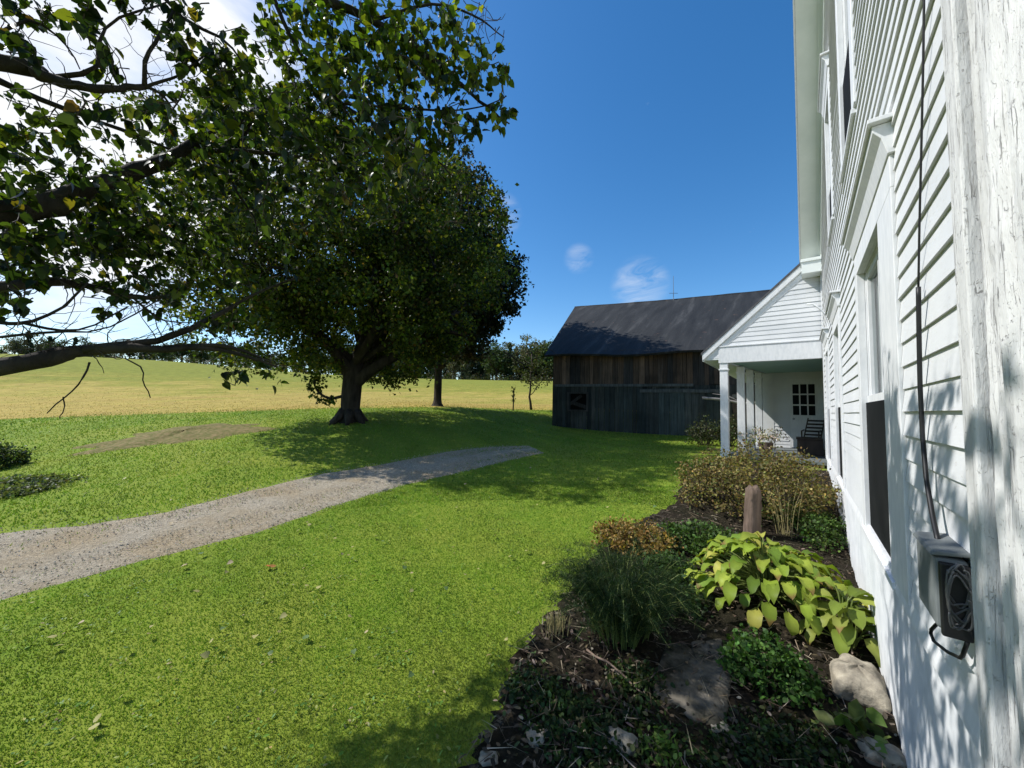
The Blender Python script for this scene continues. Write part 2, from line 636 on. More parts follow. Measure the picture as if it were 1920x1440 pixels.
# ------------------------------------------------------------------ leaf clouds
T_KITE = (np.array([(0, 0, 0), (.45, .42, .06), (1, 0, -.08), (.45, -.42, .06)]), [(0, 1, 2), (0, 2, 3)])
T_HEART = (np.array([(0, 0, 0), (.5, 0, -.03), (1.05, 0, -.22), (-.06, .26, .05), (.22, .46, .08), (.62, .34, .0),
                     (-.06, -.26, .05), (.22, -.46, .08), (.62, -.34, .0)]),
           [(0, 1, 4, 3), (1, 2, 5, 4), (0, 6, 7, 1), (1, 7, 8, 2)])
T_OVAL = (np.array([(0, 0, 0), (.5, 0, .02), (1, 0, -.1), (.2, .3, .05), (.6, .33, .02), (.2, -.3, .05), (.6, -.33, .02)]),
          [(0, 1, 4, 3), (1, 2, 4), (0, 5, 6, 1), (1, 6, 2)])
T_BLADE = (np.array([(0, .5, 0), (0, -.5, 0), (.6, .32, .0), (.6, -.32, .0), (1, 0, -.15)]), [(0, 1, 3, 2), (2, 3, 4)])
T_TRI = (np.array([(0, .5, 0), (0, -.5, 0), (1, 0, 0)]), [(0, 1, 2)])


def unit(a):
    return a / (np.linalg.norm(a, axis=-1, keepdims=True) + 1e-9)


def rand_dirs(n):
    return unit(rng.normal(size=(n, 3)))


def leaves(pos, tip, nrm, L, Wd, T, col):
    pos, tip, nrm = np.asarray(pos), unit(np.asarray(tip)), np.asarray(nrm)
    n = len(pos)
    nrm = unit(nrm - tip * (nrm * tip).sum(1, keepdims=True))
    side = np.cross(nrm, tip)
    t, fs = T
    L = np.broadcast_to(np.asarray(L, float), (n,))[:, None, None]
    Wd = np.broadcast_to(np.asarray(Wd, float), (n,))[:, None, None]
    V = pos[:, None, :] + L * t[None, :, 0:1] * tip[:, None, :] + Wd * t[None, :, 1:2] * side[:, None, :] + L * t[None, :, 2:3] * nrm[:, None, :]
    k = len(t)
    base = (np.arange(n) * k)[:, None]
    byl = {}
    for f in fs: byl.setdefault(len(f), []).append(f)
    faces = []
    for ln, fl in byl.items():
        faces.append((base[:, None, :] + np.array(fl)[None, :, :]).reshape(-1, ln))
    C = np.repeat(np.asarray(col), k, axis=0)
    return V.reshape(-1, 3), faces, C


def cat_clouds(cl):
    V, Fs, C = [], {}, []
    b = 0
    for v, f, c in cl:
        V.append(v)
        C.append(c)
        for a in f: Fs.setdefault(a.shape[1], []).append(a + b)
        b += len(v)
    return np.concatenate(V), [np.concatenate(x) for x in Fs.values()], np.concatenate(C)


def vary(n, cols, wts, j=.25):
    """a leaf colour for each of n leaves from a small palette, jittered"""
    cols = np.array(cols)
    i = rng.choice(len(cols), n, p=np.array(wts) / sum(wts))
    return np.clip(cols[i] * (1 + rng.normal(size=(n, 1)) * j).clip(.4, 1.9) * (1 + rng.normal(size=(n, 3)) * .06), .003, 1)


# ------------------------------------------------------------------ ground sheets
edge_px = [(-150, 792), (0, 786), (150, 781), (300, 776), (450, 771), (600, 766), (720, 765), (820, 764), (930, 766), (1030, 769), (1200, 772)]
E_ = np.array([gpt(*p) for p in edge_px])
ed, er = polar(E_[:, 0], E_[:, 1])
er = np.clip(er, 12, 34)


def rb(d):
    return np.interp(d, ed, er, left=er[0], right=er[-1])


NT = 480
dd = np.linspace(-180, 180, NT, endpoint=False)
aa = np.radians(dd + AZ0)


def sheet(name, Rs, mat, label):
    nr = len(Rs)
    X = Rs * np.sin(aa)[None, :]
    Y = Rs * np.cos(aa)[None, :]
    Z = np.stack([gz(X[i], Y[i]) for i in range(nr)])
    V = np.stack([X, Y, Z], -1).reshape(-1, 3)
    i, j = np.meshgrid(np.arange(nr - 1), np.arange(NT), indexing='ij')
    j2 = (j + 1) % NT
    Q = np.stack([i * NT + j, (i + 1) * NT + j, (i + 1) * NT + j2, i * NT + j2], -1).reshape(-1, 4)
    o = np_mesh(name, V, [Q[:, ::-1]], mat, smooth=True)
    return tag(o, label, None, None, 'structure')


f_in = np.linspace(0, 1, 110)[:, None] ** 1.7
RB = rb(dd)[None, :]
lawn = sheet('lawn', .05 + f_in * (RB - .05), M['lawn'], 'green mown lawn around the farmhouse')
f_out = np.linspace(0, 1, 90)[:, None] ** 2.6
field = sheet('field', RB + f_out * (1500 - RB), M['field'], 'golden hay field rising to a crest')

# driveway strip
near_e = [(0, 1132), (150, 1090), (330, 1042), (480, 1003), (620, 952), (760, 912), (880, 882), (960, 864), (1020, 850)]
far_e = [(0, 996), (150, 984), (300, 960), (450, 922), (600, 888), (740, 864), (860, 843), (930, 836), (990, 836)]


def resample(P, n):
    P = np.asarray(P)
    d = np.r_[0, np.cumsum(np.linalg.norm(np.diff(P, axis=0), axis=1))]
    t = np.linspace(0, d[-1], n)
    return np.stack([np.interp(t, d, P[:, k]) for k in range(P.shape[1])], 1)


ne = np.array([gpt(*p) for p in near_e])[:, :2]
fe = np.array([gpt(*p) for p in far_e])[:, :2]
ne = np.r_[[[-4.2, -14], [-4.3, -7], [-4.6, -2.5]], ne]
fe = np.r_[[[-7.4, -14], [-7.4, -7], [-7.4, -2.5]], fe]
nd = 90
NE, FE = resample(ne, nd), resample(fe, nd)
wob = np.sin(np.arange(nd) * .5) * .03 + np.sin(np.arange(nd) * 2.3 + 1) * .02
wid = unit(NE - FE)
NE = NE + wid * wob[:, None]
FE = FE + wid * wob[::-1, None]
na = 12
ss = np.linspace(0, 1, na)
DV = (FE[:, None, :] + (NE - FE)[:, None, :] * ss[None, :, None]).reshape(-1, 2)
crown_ = np.tile(np.where((ss == 0) | (ss == 1), -.012, .012 + .012 * np.cos((ss - .5) * 4 * PI)), nd)
DZ = gz(DV[:, 0], DV[:, 1]) + crown_
i, j = np.meshgrid(np.arange(nd - 1), np.arange(na - 1), indexing='ij')
Q = np.stack([i * na + j, i * na + j + 1, (i + 1) * na + j + 1, (i + 1) * na + j], -1).reshape(-1, 4)
drive = np_mesh('driveway', np.c_[DV, DZ], [Q], M['gravel'], smooth=True)
tag(drive, 'gravel driveway curving across the lawn', None, None, 'structure')
DRIVE_POLY = np.r_[NE, FE[::-1]]


def in_poly(x, y, P):
    x, y = np.asarray(x), np.asarray(y)
    inside = np.zeros(x.shape, bool)
    n = len(P)
    j = n - 1
    for i in range(n):
        xi, yi, xj, yj = P[i][0], P[i][1], P[j][0], P[j][1]
        c = ((yi > y) != (yj > y)) & (x < (xj - xi) * (y - yi) / (yj - yi + 1e-12) + xi)
        inside ^= c
        j = i
    return inside


# garden bed of soil along the wall
WX = .37
bed_px = [(865, 1455), (930, 1330), (985, 1215), (1040, 1140), (1105, 1060), (1175, 990), (1262, 950), (1290, 885), (1350, 862)]
bp = [tuple(gpt(*p)[:2]) for p in bed_px]
bp = [(-.9, .2), (-1.15, .9)] + bp + [(-1.1, 9.6), (WX + .05, 9.6), (WX + .05, .2)]
BED = np.array(bp)
xs = np.arange(BED[:, 0].min() - .1, WX + .06, .05)
ys = np.arange(.2, 9.7, .05)
GX, GY = np.meshgrid(xs, ys)
ins = in_poly(GX + rng.normal(size=GX.shape) * .02, GY, BED)
gzv = gz(GX.ravel(), GY.ravel()).reshape(GX.shape)
lump = (np.sin(GX * 5.1 + np.sin(GY * 3.3)) * np.sin(GY * 4.3 + 1) * .018 + rng.normal(size=GX.shape) * .007)
VB = np.stack([GX, GY, gzv + np.where(ins, .03 + lump, -.02)], -1).reshape(-1, 3)
ny, nx = GX.shape
i, j = np.meshgrid(np.arange(ny - 1), np.arange(nx - 1), indexing='ij')
keep = ins[:-1, :-1] | ins[1:, :-1] | ins[:-1, 1:] | ins[1:, 1:]
Q = np.stack([i * nx + j, i * nx + j + 1, (i + 1) * nx + j + 1, (i + 1) * nx + j], -1)[keep]
bed = np_mesh('garden_soil', VB, [Q], M['soil'], smooth=True)
tag(bed, 'dark mulched soil of the garden bed beside the white wall', None, None, 'structure')

# bare earth mound in the lawn
pc_ = gpt(345, 815)
er_ = np.array([gpt(205, 817), gpt(490, 815), gpt(345, 797), gpt(345, 836)])
ax_ = er_[1, :2] - er_[0, :2]
rx_ = np.linalg.norm(ax_) / 2 * .86
ax_ /= np.linalg.norm(ax_)
ay_ = np.array([-ax_[1], ax_[0]])
ry_ = .8 * min(3.2, np.linalg.norm(er_[2, :2] - er_[3, :2]) / 2)
vv, nr_, na_ = [], 14, 60
for a in range(nr_):
    for b in range(na_):
        rr = a / (nr_ - 1)
        w_ = 2 * PI * b / na_
        k_ = rr * (1 + .16 * math.sin(3 * w_ + 1) + .09 * math.sin(7 * w_) + .05 * math.sin(13 * w_))
        q = pc_[:2] + ax_ * rx_ * k_ * math.cos(w_) + ay_ * ry_ * k_ * math.sin(w_)
        vv.append((q[0], q[1], gz1(*q) + .13 * (1 - rr ** 2) - .03 * rr + .02 * math.sin(9 * w_ + 5 * rr)))
fq = [(a * na_ + b, a * na_ + (b + 1) % na_, (a + 1) * na_ + (b + 1) % na_, (a + 1) * na_ + b) for a in range(nr_ - 1) for b in range(na_)]
tag(np_mesh('bare_ground', np.array(vv), [np.array(fq)], M['dirt'], smooth=True), 'worn bare earth mound in the lawn before the hay field', None, None, 'structure')
DIRT_C, DIRT_R = pc_[:2], (rx_, ry_)

# ------------------------------------------------------------------ grass
HOUSE_X = WX - .02


def blades(n, r0, r1, d0, d1, hfun, wfun, pal, wts, power=1.0, reject=True, T=T_BLADE, lean=.62, dirt=True):
    u = rng.random(n)
    if power == 1:
        r = r0 * (r1 / r0) ** u
    else:
        r = (r0 ** power + u * (r1 ** power - r0 ** power)) ** (1 / power)
    a = np.radians(rng.uniform(d0, d1, n) + AZ0)
    x, y = r * np.sin(a), r * np.cos(a)
    ok = (x < HOUSE_X)
    ok &= r < rb(np.degrees(np.arctan2(x, y)) - AZ0) * (1 + .05 * rng.normal(size=n))
    de = np.hypot(x - (NE[-1, 0] + FE[-1, 0]) / 2, y - (NE[-1, 1] + FE[-1, 1]) / 2)
    ok &= ~in_poly(x + rng.normal(size=n) * .13, y + rng.normal(size=n) * .13, DRIVE_POLY) | (rng.random(n) < np.clip(1.15 - de / 2.6, 0, 1)) | (rng.random(n) < .03)
    ok &= ~in_poly(x + rng.normal(size=n) * .06, y + rng.normal(size=n) * .06, BED)
    ok &= ~((y > 9.6) & (x > -2.2) & (r < 25))
    q = np.c_[x, y] - DIRT_C
    e2 = ((q @ ax_) / DIRT_R[0]) ** 2 + ((q @ ay_) / DIRT_R[1]) ** 2
    if dirt: ok &= (e2 > .9) | (rng.random(n) < .25 + .6 * np.clip(e2, 0, 1))
    x, y, r = x[ok], y[ok], r[ok]
    z = gz(x, y)
    m_ = len(x)
    up = np.c_[rng.normal(size=(m_, 2)) * lean, np.ones(m_)]
    nr = np.c_[rng.normal(size=(m_, 2)), np.zeros(m_) + .2]
    patch = .5 + .5 * np.sin(x * 1.3 + 1.7 * np.sin(y * .8)) * np.sin(y * 1.1 + np.sin(x * .9) * 1.3)
    col = vary(m_, pal, wts, .10)
    p2 = .5 + .5 * np.sin(x * .47 + 2.1 * np.sin(y * .31 + .5)) * np.sin(y * .53 + 1.7 * np.sin(x * .37))
    dryness = np.clip((3.4 - r) / 2.0, 0, 1) * .62 + .45 * patch ** 2 * (rng.random(m_) < .7) + .35 * p2 ** 2 * np.clip((r - 6) / 4, 0, 1)
    dryc = np.array([.32, .31, .085])
    tone = .82 + .36 * (.5 + .5 * np.sin(x * .9 + y * 2.1 + 1.4 * np.sin(x * .6 - y * .4)) * np.sin(y * .7 - x * 1.3 + 2 * np.sin(y * .45)))
    mow = 1 + .10 * np.sign(np.sin((x * .42 + y * .9) * 5.2 + .4 * np.sin(x)))
    col = col * (tone * mow)[:, None]
    k = (dryness * (.45 + .4 * rng.random(m_)))[:, None]
    col = col * (1 - k) + dryc * k
    return leaves(np.c_[x, y, z - .004], up, nr, hfun(r, m_), wfun(r, m_), T, col)


PALG = [(.095, .200, .018), (.130, .230, .020), (.18, .255, .030), (.29, .29, .08)]
g1 = blades(430000, 1.5, 7, -68, 45, lambda r, n: rng.uniform(.010, .021, n) * (1 + r * .06), lambda r, n: .0024 * (1 + r * .42) * rng.uniform(.7, 1.3, n), PALG, [4, 4, 2, .7])
g2 = blades(170000, 6, 26, -66, 40, lambda r, n: rng.uniform(.022, .045, n) * (1 + r * .03), lambda r, n: .004 * (1 + r * .32), PALG, [4, 4, 2.5, .6], T=T_TRI)
V, Fs, C = cat_clouds([g1, g2])
tag(np_mesh('lawn_grass', V, Fs, M['grass'], col=C), 'short green lawn grass', None, None, 'stuff')
# hay stubble
PALF = [(.43, .34, .11), (.37, .31, .085), (.30, .29, .06), (.48, .39, .15)]
n = 30000
d_ = rng.uniform(-66, 20, n)
r_ = rb(d_) * (.97 + 2.6 * rng.random(n) ** 1.6)
a_ = np.radians(d_ + AZ0)
x_, y_ = r_ * np.sin(a_), r_ * np.cos(a_)
ok = ~((x_ > -11.5) & (y_ > 14))
x_, y_, r_ = x_[ok], y_[ok], r_[ok]
up = np.c_[rng.normal(size=(len(x_), 2)) * .4, np.ones(len(x_))]
hv, hf, hc = leaves(np.c_[x_, y_, gz(x_, y_) - .01], up, rand_dirs(len(x_)), rng.uniform(.03, .075, len(x_)), .0016 * r_ * rng.uniform(.5, 1.2, len(x_)), T_TRI, vary(len(x_), PALF, [4, 3, 2, 1], .2))
tag(np_mesh('field_grass', hv, hf, M['drygrass'], col=hc), 'dry golden grass of the hay field', None, None, 'stuff')

# clover and broad-leaved weeds in the turf
n = 520
d_ = rng.uniform(-62, 40, n)
r_ = 1.6 * (14 / 1.6) ** rng.random(n)
a_ = np.radians(d_ + AZ0)
cx_, cy_ = r_ * np.sin(a_), r_ * np.cos(a_)
ok = (cx_ < HOUSE_X - .1) & ~in_poly(cx_, cy_, DRIVE_POLY) & ~in_poly(cx_, cy_, BED) & ~((cy_ > 9) & (cx_ > -2.2)) & (r_ < rb(d_) * .95)
cx_, cy_ = cx_[ok], cy_[ok]
per_ = 9
x_ = np.repeat(cx_, per_) + rng.normal(size=len(cx_) * per_) * .05
y_ = np.repeat(cy_, per_) + rng.normal(size=len(cx_) * per_) * .05
k_ = len(x_)
wv, wf, wc = leaves(np.c_[x_, y_, gz(x_, y_) + .018], np.c_[rng.normal(size=(k_, 2)), rng.normal(size=k_) * .3], rand_dirs(k_) * .5 + np.array([0, 0, 1]), rng.uniform(.012, .034, k_), rng.uniform(.010, .022, k_), T_OVAL, vary(k_, [(.10, .20, .03), (.16, .25, .04), (.26, .28, .07), (.30, .24, .10)], [3, 3, 1, .8]))
tag(np_mesh('clover', wv, wf, M['grass'], col=wc), 'clover and small weeds growing in the lawn', None, None, 'stuff')

# loose gravel on the drive
n = 22000
t_, s_ = rng.random(n), rng.random(n)
ix = t_ * (nd - 1)
i0 = np.clip(ix.astype(int), 0, nd - 2)
fr = (ix - i0)[:, None]
pn = NE[i0] * (1 - fr) + NE[i0 + 1] * fr
pf = FE[i0] * (1 - fr) + FE[i0 + 1] * fr
pp = pf + (pn - pf) * (s_ * 1.06 - .03)[:, None]
r_ = np.hypot(pp[:, 0], pp[:, 1])
sz = rng.uniform(.003, .009, n) * (1 + r_ * .02)
oc = np.array([(1, 0, 0), (-1, 0, 0), (0, 1, 0), (0, -1, 0), (0, 0, .8), (0, 0, -.8)])
V = (np.c_[pp, gz(pp[:, 0], pp[:, 1]) + .018])[:, None, :] + sz[:, None, None] * oc[None] * rng.uniform(.6, 1.3, (n, 6, 1))
tri = np.array([(0, 2, 4), (2, 1, 4), (1, 3, 4), (3, 0, 4), (2, 0, 5), (1, 2, 5), (3, 1, 5), (0, 3, 5)])
Q = ((np.arange(n) * 6)[:, None, None] + tri[None]).reshape(-1, 3)
col = np.repeat(vary(n, [(.40, .355, .275), (.30, .265, .205), (.50, .455, .37), (.36, .28, .17)], [4, 3, 1.5, 2]), 6, axis=0)
m, nt, out = new_mat('pebble')
a = N(nt, 'VertexColor', layer_name='Col')
princ(nt, out, a.outputs[0], .85, .15)
tag(np_mesh('gravel', V.reshape(-1, 3), [Q], m, col=col), 'loose gravel on the driveway', None, None, 'stuff')

# ------------------------------------------------------------------ farmhouse
HY0, HY1, EAVE, SL = 1.0, 9.78, 3.25, .80
RIDGE = (HY0 + HY1) / 2
HX1 = 8.6
EXPO = .102


def gable_z(y):
    return EAVE + SL * min(y - HY0, HY1 - y)


def clap_rows(mb, along, z0, z1, spans, out=.0145):
    """overlapping boards; along(a, o, z) gives the point a metres along the wall, o proud of it"""
    z = z0
    while z < z1:
        for (a0, a1) in spans(z, z + EXPO):
            a = a0
            while a < a1 - .02:
                L = min(random.uniform(2.2, 4.2), a1 - a)
                if a1 - a - L < .4: L = a1 - a
                j0 = random.uniform(-.003, .003)
                o0 = out + random.uniform(-.002, .003)
                ns = max(1, int(L / .5))
                w0 = [random.uniform(-.0016, .0016) for _ in range(ns + 1)]
                vs = []
                for k in range(ns + 1):
                    t = a + (L - .003) * k / ns
                    vs += [along(t, 0, z + j0 + w0[k]), along(t, o0, z + j0 + w0[k]), along(t, .003, z + EXPO + .016 + j0)]
                fs = []
                for k in range(ns):
                    q = 3 * k
                    fs += [(q + 3, q + 4, q + 1, q), (q + 4, q + 5, q + 2, q + 1)]
                mb.add(vs, fs)
                a += L
        z += EXPO
    return mb


house = thing('farmhouse', (WX, 5.4, -1.4), 'two storey white clapboard farmhouse whose long gable wall fills the right edge', 'house')
# ground floor and upper floor openings: y0, y1, z0, z1, near casing, far casing, split height
WINS = [(2.80, 3.80, -.80, 1.06, .40, .13, .14), (5.74, 6.56, -.80, 1.06, .20, .13, .14), (8.02, 8.80, -.80, 1.06, .16, .12, .14),
        (3.74, 4.60, 2.32, 4.15, .17, .13, 3.2), (6.10, 6.88, 2.50, 4.25, .15, .12, 3.2)]
CAPH = .36


def wall_spans(z0, z1):
    lo, hi = HY0 + .478, HY1 - .16
    if z1 > EAVE - .25:
        k = (z1 - (EAVE - .28)) / SL
        lo, hi = max(lo, HY0 + k), min(hi, HY1 - k)
    cuts = sorted((w_[0] - w_[4], w_[1] + w_[5]) for w_ in WINS if z1 > w_[2] - .02 and z0 < w_[3] + .17)
    out, a = [], lo
    for c0, c1 in cuts:
        if c0 > a: out.append((a, min(c0, hi)))
        a = max(a, c1)
    if a < hi: out.append((a, hi))
    return out


mb = MB()
clap_rows(mb, lambda a, o, z: (WX - o, a, z), -.80, EAVE + SL * (RIDGE - HY0) - .3, wall_spans)
mb.build('siding', M['white'], house)
# sheathing behind, with the window holes left out
mb = MB()
zt = RIDGE
cutY = sorted({HY0 + .02, HY1 - .02, RIDGE} | {w_[0] for w_ in WINS} | {w_[1] for w_ in WINS})
for a, b in zip(cutY[:-1], cutY[1:]):
    mid = (a + b) / 2
    zs = sorted((w_[2], w_[3]) for w_ in WINS if w_[0] < mid < w_[1])
    lo = -.86
    for z0, z1 in zs:
        mb.add([(WX + .004, a, lo), (WX + .004, b, lo), (WX + .004, b, z0), (WX + .004, a, z0)], [(0, 1, 2, 3)])
        lo = z1
    mb.add([(WX + .004, a, lo), (WX + .004, b, lo), (WX + .004, b, gable_z(b) - .05), (WX + .004, a, gable_z(a) - .05)], [(0, 1, 2, 3)])
mb.add([(WX + .12, HY0 + .02, -.86), (WX + .12, HY1 - .02, -.86), (WX + .12, HY1 - .02, EAVE), (WX + .12, RIDGE, EAVE + SL * (RIDGE - HY0) - .1), (WX + .12, HY0 + .02, EAVE)], [(0, 1, 2, 3, 4)])
mb.build('sheathing', M['trim'], house)
# walls on the other sides
mb = MB()
clap_rows(mb, lambda a, o, z: (a, HY0 - o, z), -.80, EAVE, lambda a, b: [(WX + .02, HX1)])
clap_rows(mb, lambda a, o, z: (a, HY1 + o, z), -.80, EAVE, lambda a, b: [(WX + .02, HX1)])
mb.box(WX + .2, HX1, HY0 + .004, HY1 - .004, -2.1, EAVE)
mb.build('rear_walls', M['white'], house)
mb = MB()
ns = 60
Pn = []
for k in range(ns + 1):
    y = HY0 - .01 + (HY1 - HY0 + .02) * k / ns
    Pn += [(WX - .012 + random.uniform(-.004, .004), y, -2.2), (WX - .008 + random.uniform(-.004, .004), y, -1.2 + random.uniform(-.05, .05)), (WX - .006, y, -.877)]
mb.add(Pn, [f for k in range(ns) for f in ((3 * k + 3, 3 * k + 4, 3 * k + 1, 3 * k), (3 * k + 4, 3 * k + 5, 3 * k + 2, 3 * k + 1))])
mb.box(WX + .01, HX1 - .01, HY0 - .012, HY0 + .2, -2.2, -.885)
mb.build('foundation', M['found'], house, smooth=True)
mb = MB()
mb.prism([(WX - .026, HY0 - .02, -.875), (WX + .01, HY0 - .02, -.875), (WX + .01, HY0 - .02, -.80), (WX - .012, HY0 - .02, -.80), (WX - .024, HY0 - .02, -.855)], (0, HY1 - HY0 + .03, 0))
mb.build('water_table', M['trim'], house)
# corner boards: near one is a wide weathered pilaster
mb = MB()
ny_ = 16
nz_ = 90
ys_ = np.linspace(HY0 - .03, 1.358, ny_)
zs_ = np.linspace(-2.0, 3.3, nz_)
prof = np.array([.034 + .006 * math.sin(k * 2.1) + rng.normal() * .0025 for k in range(ny_)])
prof[-4:] -= .010
vs = [(WX - prof[a] + rng.normal() * .0012, ys_[a], zs_[b]) for b in range(nz_) for a in range(ny_)]
fs = [(b * ny_ + a + 1, b * ny_ + a, (b + 1) * ny_ + a, (b + 1) * ny_ + a + 1) for b in range(nz_ - 1) for a in range(ny_ - 1)]
mb.add(vs, fs)
mb.box(WX - .026, WX + .02, 1.356, 1.360, -2.0, 3.3)
mb.box(WX - .034, WX + .14, HY0 - .034, HY0 - .031, -2.0, 3.3)
mb.build('corner_board', M['peel'], house, smooth=False)
mb = MB()
mb.box(WX - .046, WX + .02, 1.386, 1.474, -1.9, 3.5)
mb.build('corner_board', M['peel'], house, bevel=.006)
mb = MB()
mb.box(WX - .004, WX + .03, 1.361, 1.385, -1.9, 3.4)  # dark strip added to stand for the shade in the gap between boards
mb.build('gap_shade_strip', M['darkwood'], house)
mb = MB()
mb.box(WX - .026, WX + .02, HY1 - .16, HY1 + .012, -.84, 3.2)
mb.build('corner_board', M['trim'], house)
# rake overhang: soffit, fascia, bed moulding, frieze
X0 = .015


def rake(mb, x0, x1, z_lo, z_hi, far=True, ye=None):
    e = (HY1 + .28) if far else (HY0 - .28)
    sg = 1 if far else -1
    if ye is not None: e = ye
    b = EAVE - SL * .28
    def zz(y): return EAVE + SL * (HY1 - y if far else y - HY0)
    mb.prism([(x0, RIDGE, zz(RIDGE) + z_lo), (x0, e, zz(e) + z_lo), (x0, e, zz(e) + z_hi), (x0, RIDGE, zz(RIDGE) + z_hi)], (x1 - x0, 0, 0))
    return mb


mb = MB()
for fr_ in (True, False): rake(mb, X0 + .025, WX + .10, .0, .10, fr_)
mb.build('rake_soffit', M['soffit'], house)
mb = MB()
for fr_ in (True, False): rake(mb, X0, X0 + .022, -.03, .20, fr_)
mb.build('rake_fascia', M['trim'], house)
mb = MB()
for fr_ in (True, False):
    rake(mb, WX - .075, WX - .003, -.045, -.003, fr_, HY1 - .02 if fr_ else HY0 + .02)
    rake(mb, WX - .045, WX - .003, -.095, -.048, fr_, HY1 - .02 if fr_ else HY0 + .02)
    rake(mb, WX - .022, WX + .003, -.34, -.098, fr_, HY1 - .02 if fr_ else HY0 + .02)
mb.build('frieze', M['soffit'], house)
# cornice return at the far corner
mb = MB()
zr = EAVE - .245
mb.box(X0 + .03, WX + .1, HY1 - .32, HY1 + .30, zr - .17, zr + .06)
mb.box(X0 + .012, WX + .1, HY1 - .345, HY1 + .32, zr + .062, zr + .10)
mb.box(X0 + .02, WX + .1, HY1 - .335, HY1 + .31, zr + .103, zr + .125)
mb.build('cornice_return', M['soffit'], house)
mb = MB()
for sg in (1, -1):
    e = HY1 + .30 if sg > 0 else HY0 - .30
    ze = EAVE - SL * .30
    zr_ = EAVE + SL * (RIDGE - HY0)
    mb.prism([(X0 + .004, RIDGE, zr_ + .205), (X0 + .004, e, ze + .205), (X0 + .004, e, ze + .25), (X0 + .004, RIDGE, zr_ + .25)], (HX1 - X0 + .2, 0, 0))
mb.build('roof', M['roof_dark'], house)


def window(y0, y1, z0, z1, cn, cf, zs, cap=True):
    f = MB()
    xo = WX - .024
    f.box(xo, WX + .02, y0 - cn, y0, z0 - .03, z1 + .003)
    f.box(xo, WX + .02, y1, y1 + cf, z0 - .03, z1 + .003)
    f.box(xo, WX + .02, y0 - cn, y1 + cf, z1 + .003, z1 + .16)
    f.box(WX + .021, WX + .12, y0 - .02, y0, z0, z1)
    f.box(WX + .021, WX + .12, y1, y1 + .02, z0, z1)
    f.box(WX + .021, WX + .12, y0, y1, z1, z1 + .02)
    o = f.build('window', M['trim'], house, bevel=.003)
    g = MB()
    if cap:
        yn, yf = y0 - cn - .05, y1 + cf + .05
        zc = z1 + .16
        g.prism([(WX - .03, yn + .03, zc), (WX + .01, yn + .03, zc), (WX + .01, yn + .03, zc + .15), (WX - .082, yn + .03, zc + .15), (WX - .078, yn + .03, zc + .12), (WX - .05, yn + .03, zc + .08)], (0, yf - yn - .06, 0))
        g.box(WX - .098, WX + .01, yn, yf, zc + .153, zc + .175)
        g.build('window_cap', M['trim'], o, bevel=.003)
    g = MB()
    cs = min(cn, .10)
    g.prism([(WX - .036, y0 - cs, z0 - .070), (WX + .02, y0 - cs, z0 - .070), (WX + .1, y0 - cs, z0 - .01), (WX - .036, y0 - cs, z0 - .034)], (0, y1 - y0 + cs + cf, 0))
    g.build('window_sill', M['trim'], o, bevel=.003)
    # upper sash
    g = MB()
    xs0, xs1 = WX + .03, WX + .065
    g.box(xs0, xs1, y0 + .002, y0 + .055, zs, z1 - .002)
    g.box(xs0, xs1, y1 - .055, y1 - .002, zs, z1 - .002)
    g.box(xs0, xs1, y0 + .057, y1 - .057, z1 - .055, z1 - .002)
    g.box(WX + .012, xs1, y0 + .002, y1 - .002, zs - .05, zs - .002)
    ym = (y0 + y1) / 2
    g.box(xs0 + .004, xs1 - .004, ym - .012, ym + .012, zs, z1 - .057)
    g.build('upper_sash', M['trim'], o)
    g = MB()
    g.quad((xs0 + .018, y0 + .055, zs), (xs0 + .018, y0 + .055, z1 - .055), (xs0 + .018, y1 - .055, z1 - .055), (xs0 + .018, y1 - .055, zs))
    g.build('window_pane', M['pane'], o)
    g = MB()
    nn = 40
    pts = []
    for k in range(nn + 1):
        y = y0 + .03 + (y1 - y0 - .06) * k / nn
        x = WX + .092 + .012 * math.sin(k * 1.9)
        pts += [(x, y, zs - .1), (x, y, z1 - .01)]
    g.add(pts, [(2 * k, 2 * k + 1, 2 * k + 3, 2 * k + 2) for k in range(nn)])
    g.build('curtain', M['curtain'], o, smooth=True)
    g = MB()
    g.box(WX + .002, WX + .014, y0 + .004, y1 - .004, z0 + .002, zs - .052)
    g.build('insect_screen', M['screen'], o)
    return o


m, nt, out = new_mat('clear_pane')
p = princ(nt, None, (.02, .025, .03), .03, 1.0)
tr = N(nt, 'BsdfTransparent')
tr.inputs[0].default_value = (.85, .9, .9, 1)
mx = N(nt, 'MixShader')
mx.inputs[0].default_value = .55
nt.links.new(p.outputs[0], mx.inputs[1])
nt.links.new(tr.outputs[0], mx.inputs[2])
nt.links.new(mx.outputs[0], out.inputs[0])
M['pane'] = m
for w_ in WINS: window(*w_)

# electric meter on the wall, with its cable
def wiggle_(P):
    P = np.array(P)
    for q in range(2): P[1:-1] = (P[:-2] + P[1:-1] + P[2:]) / 3
    return P


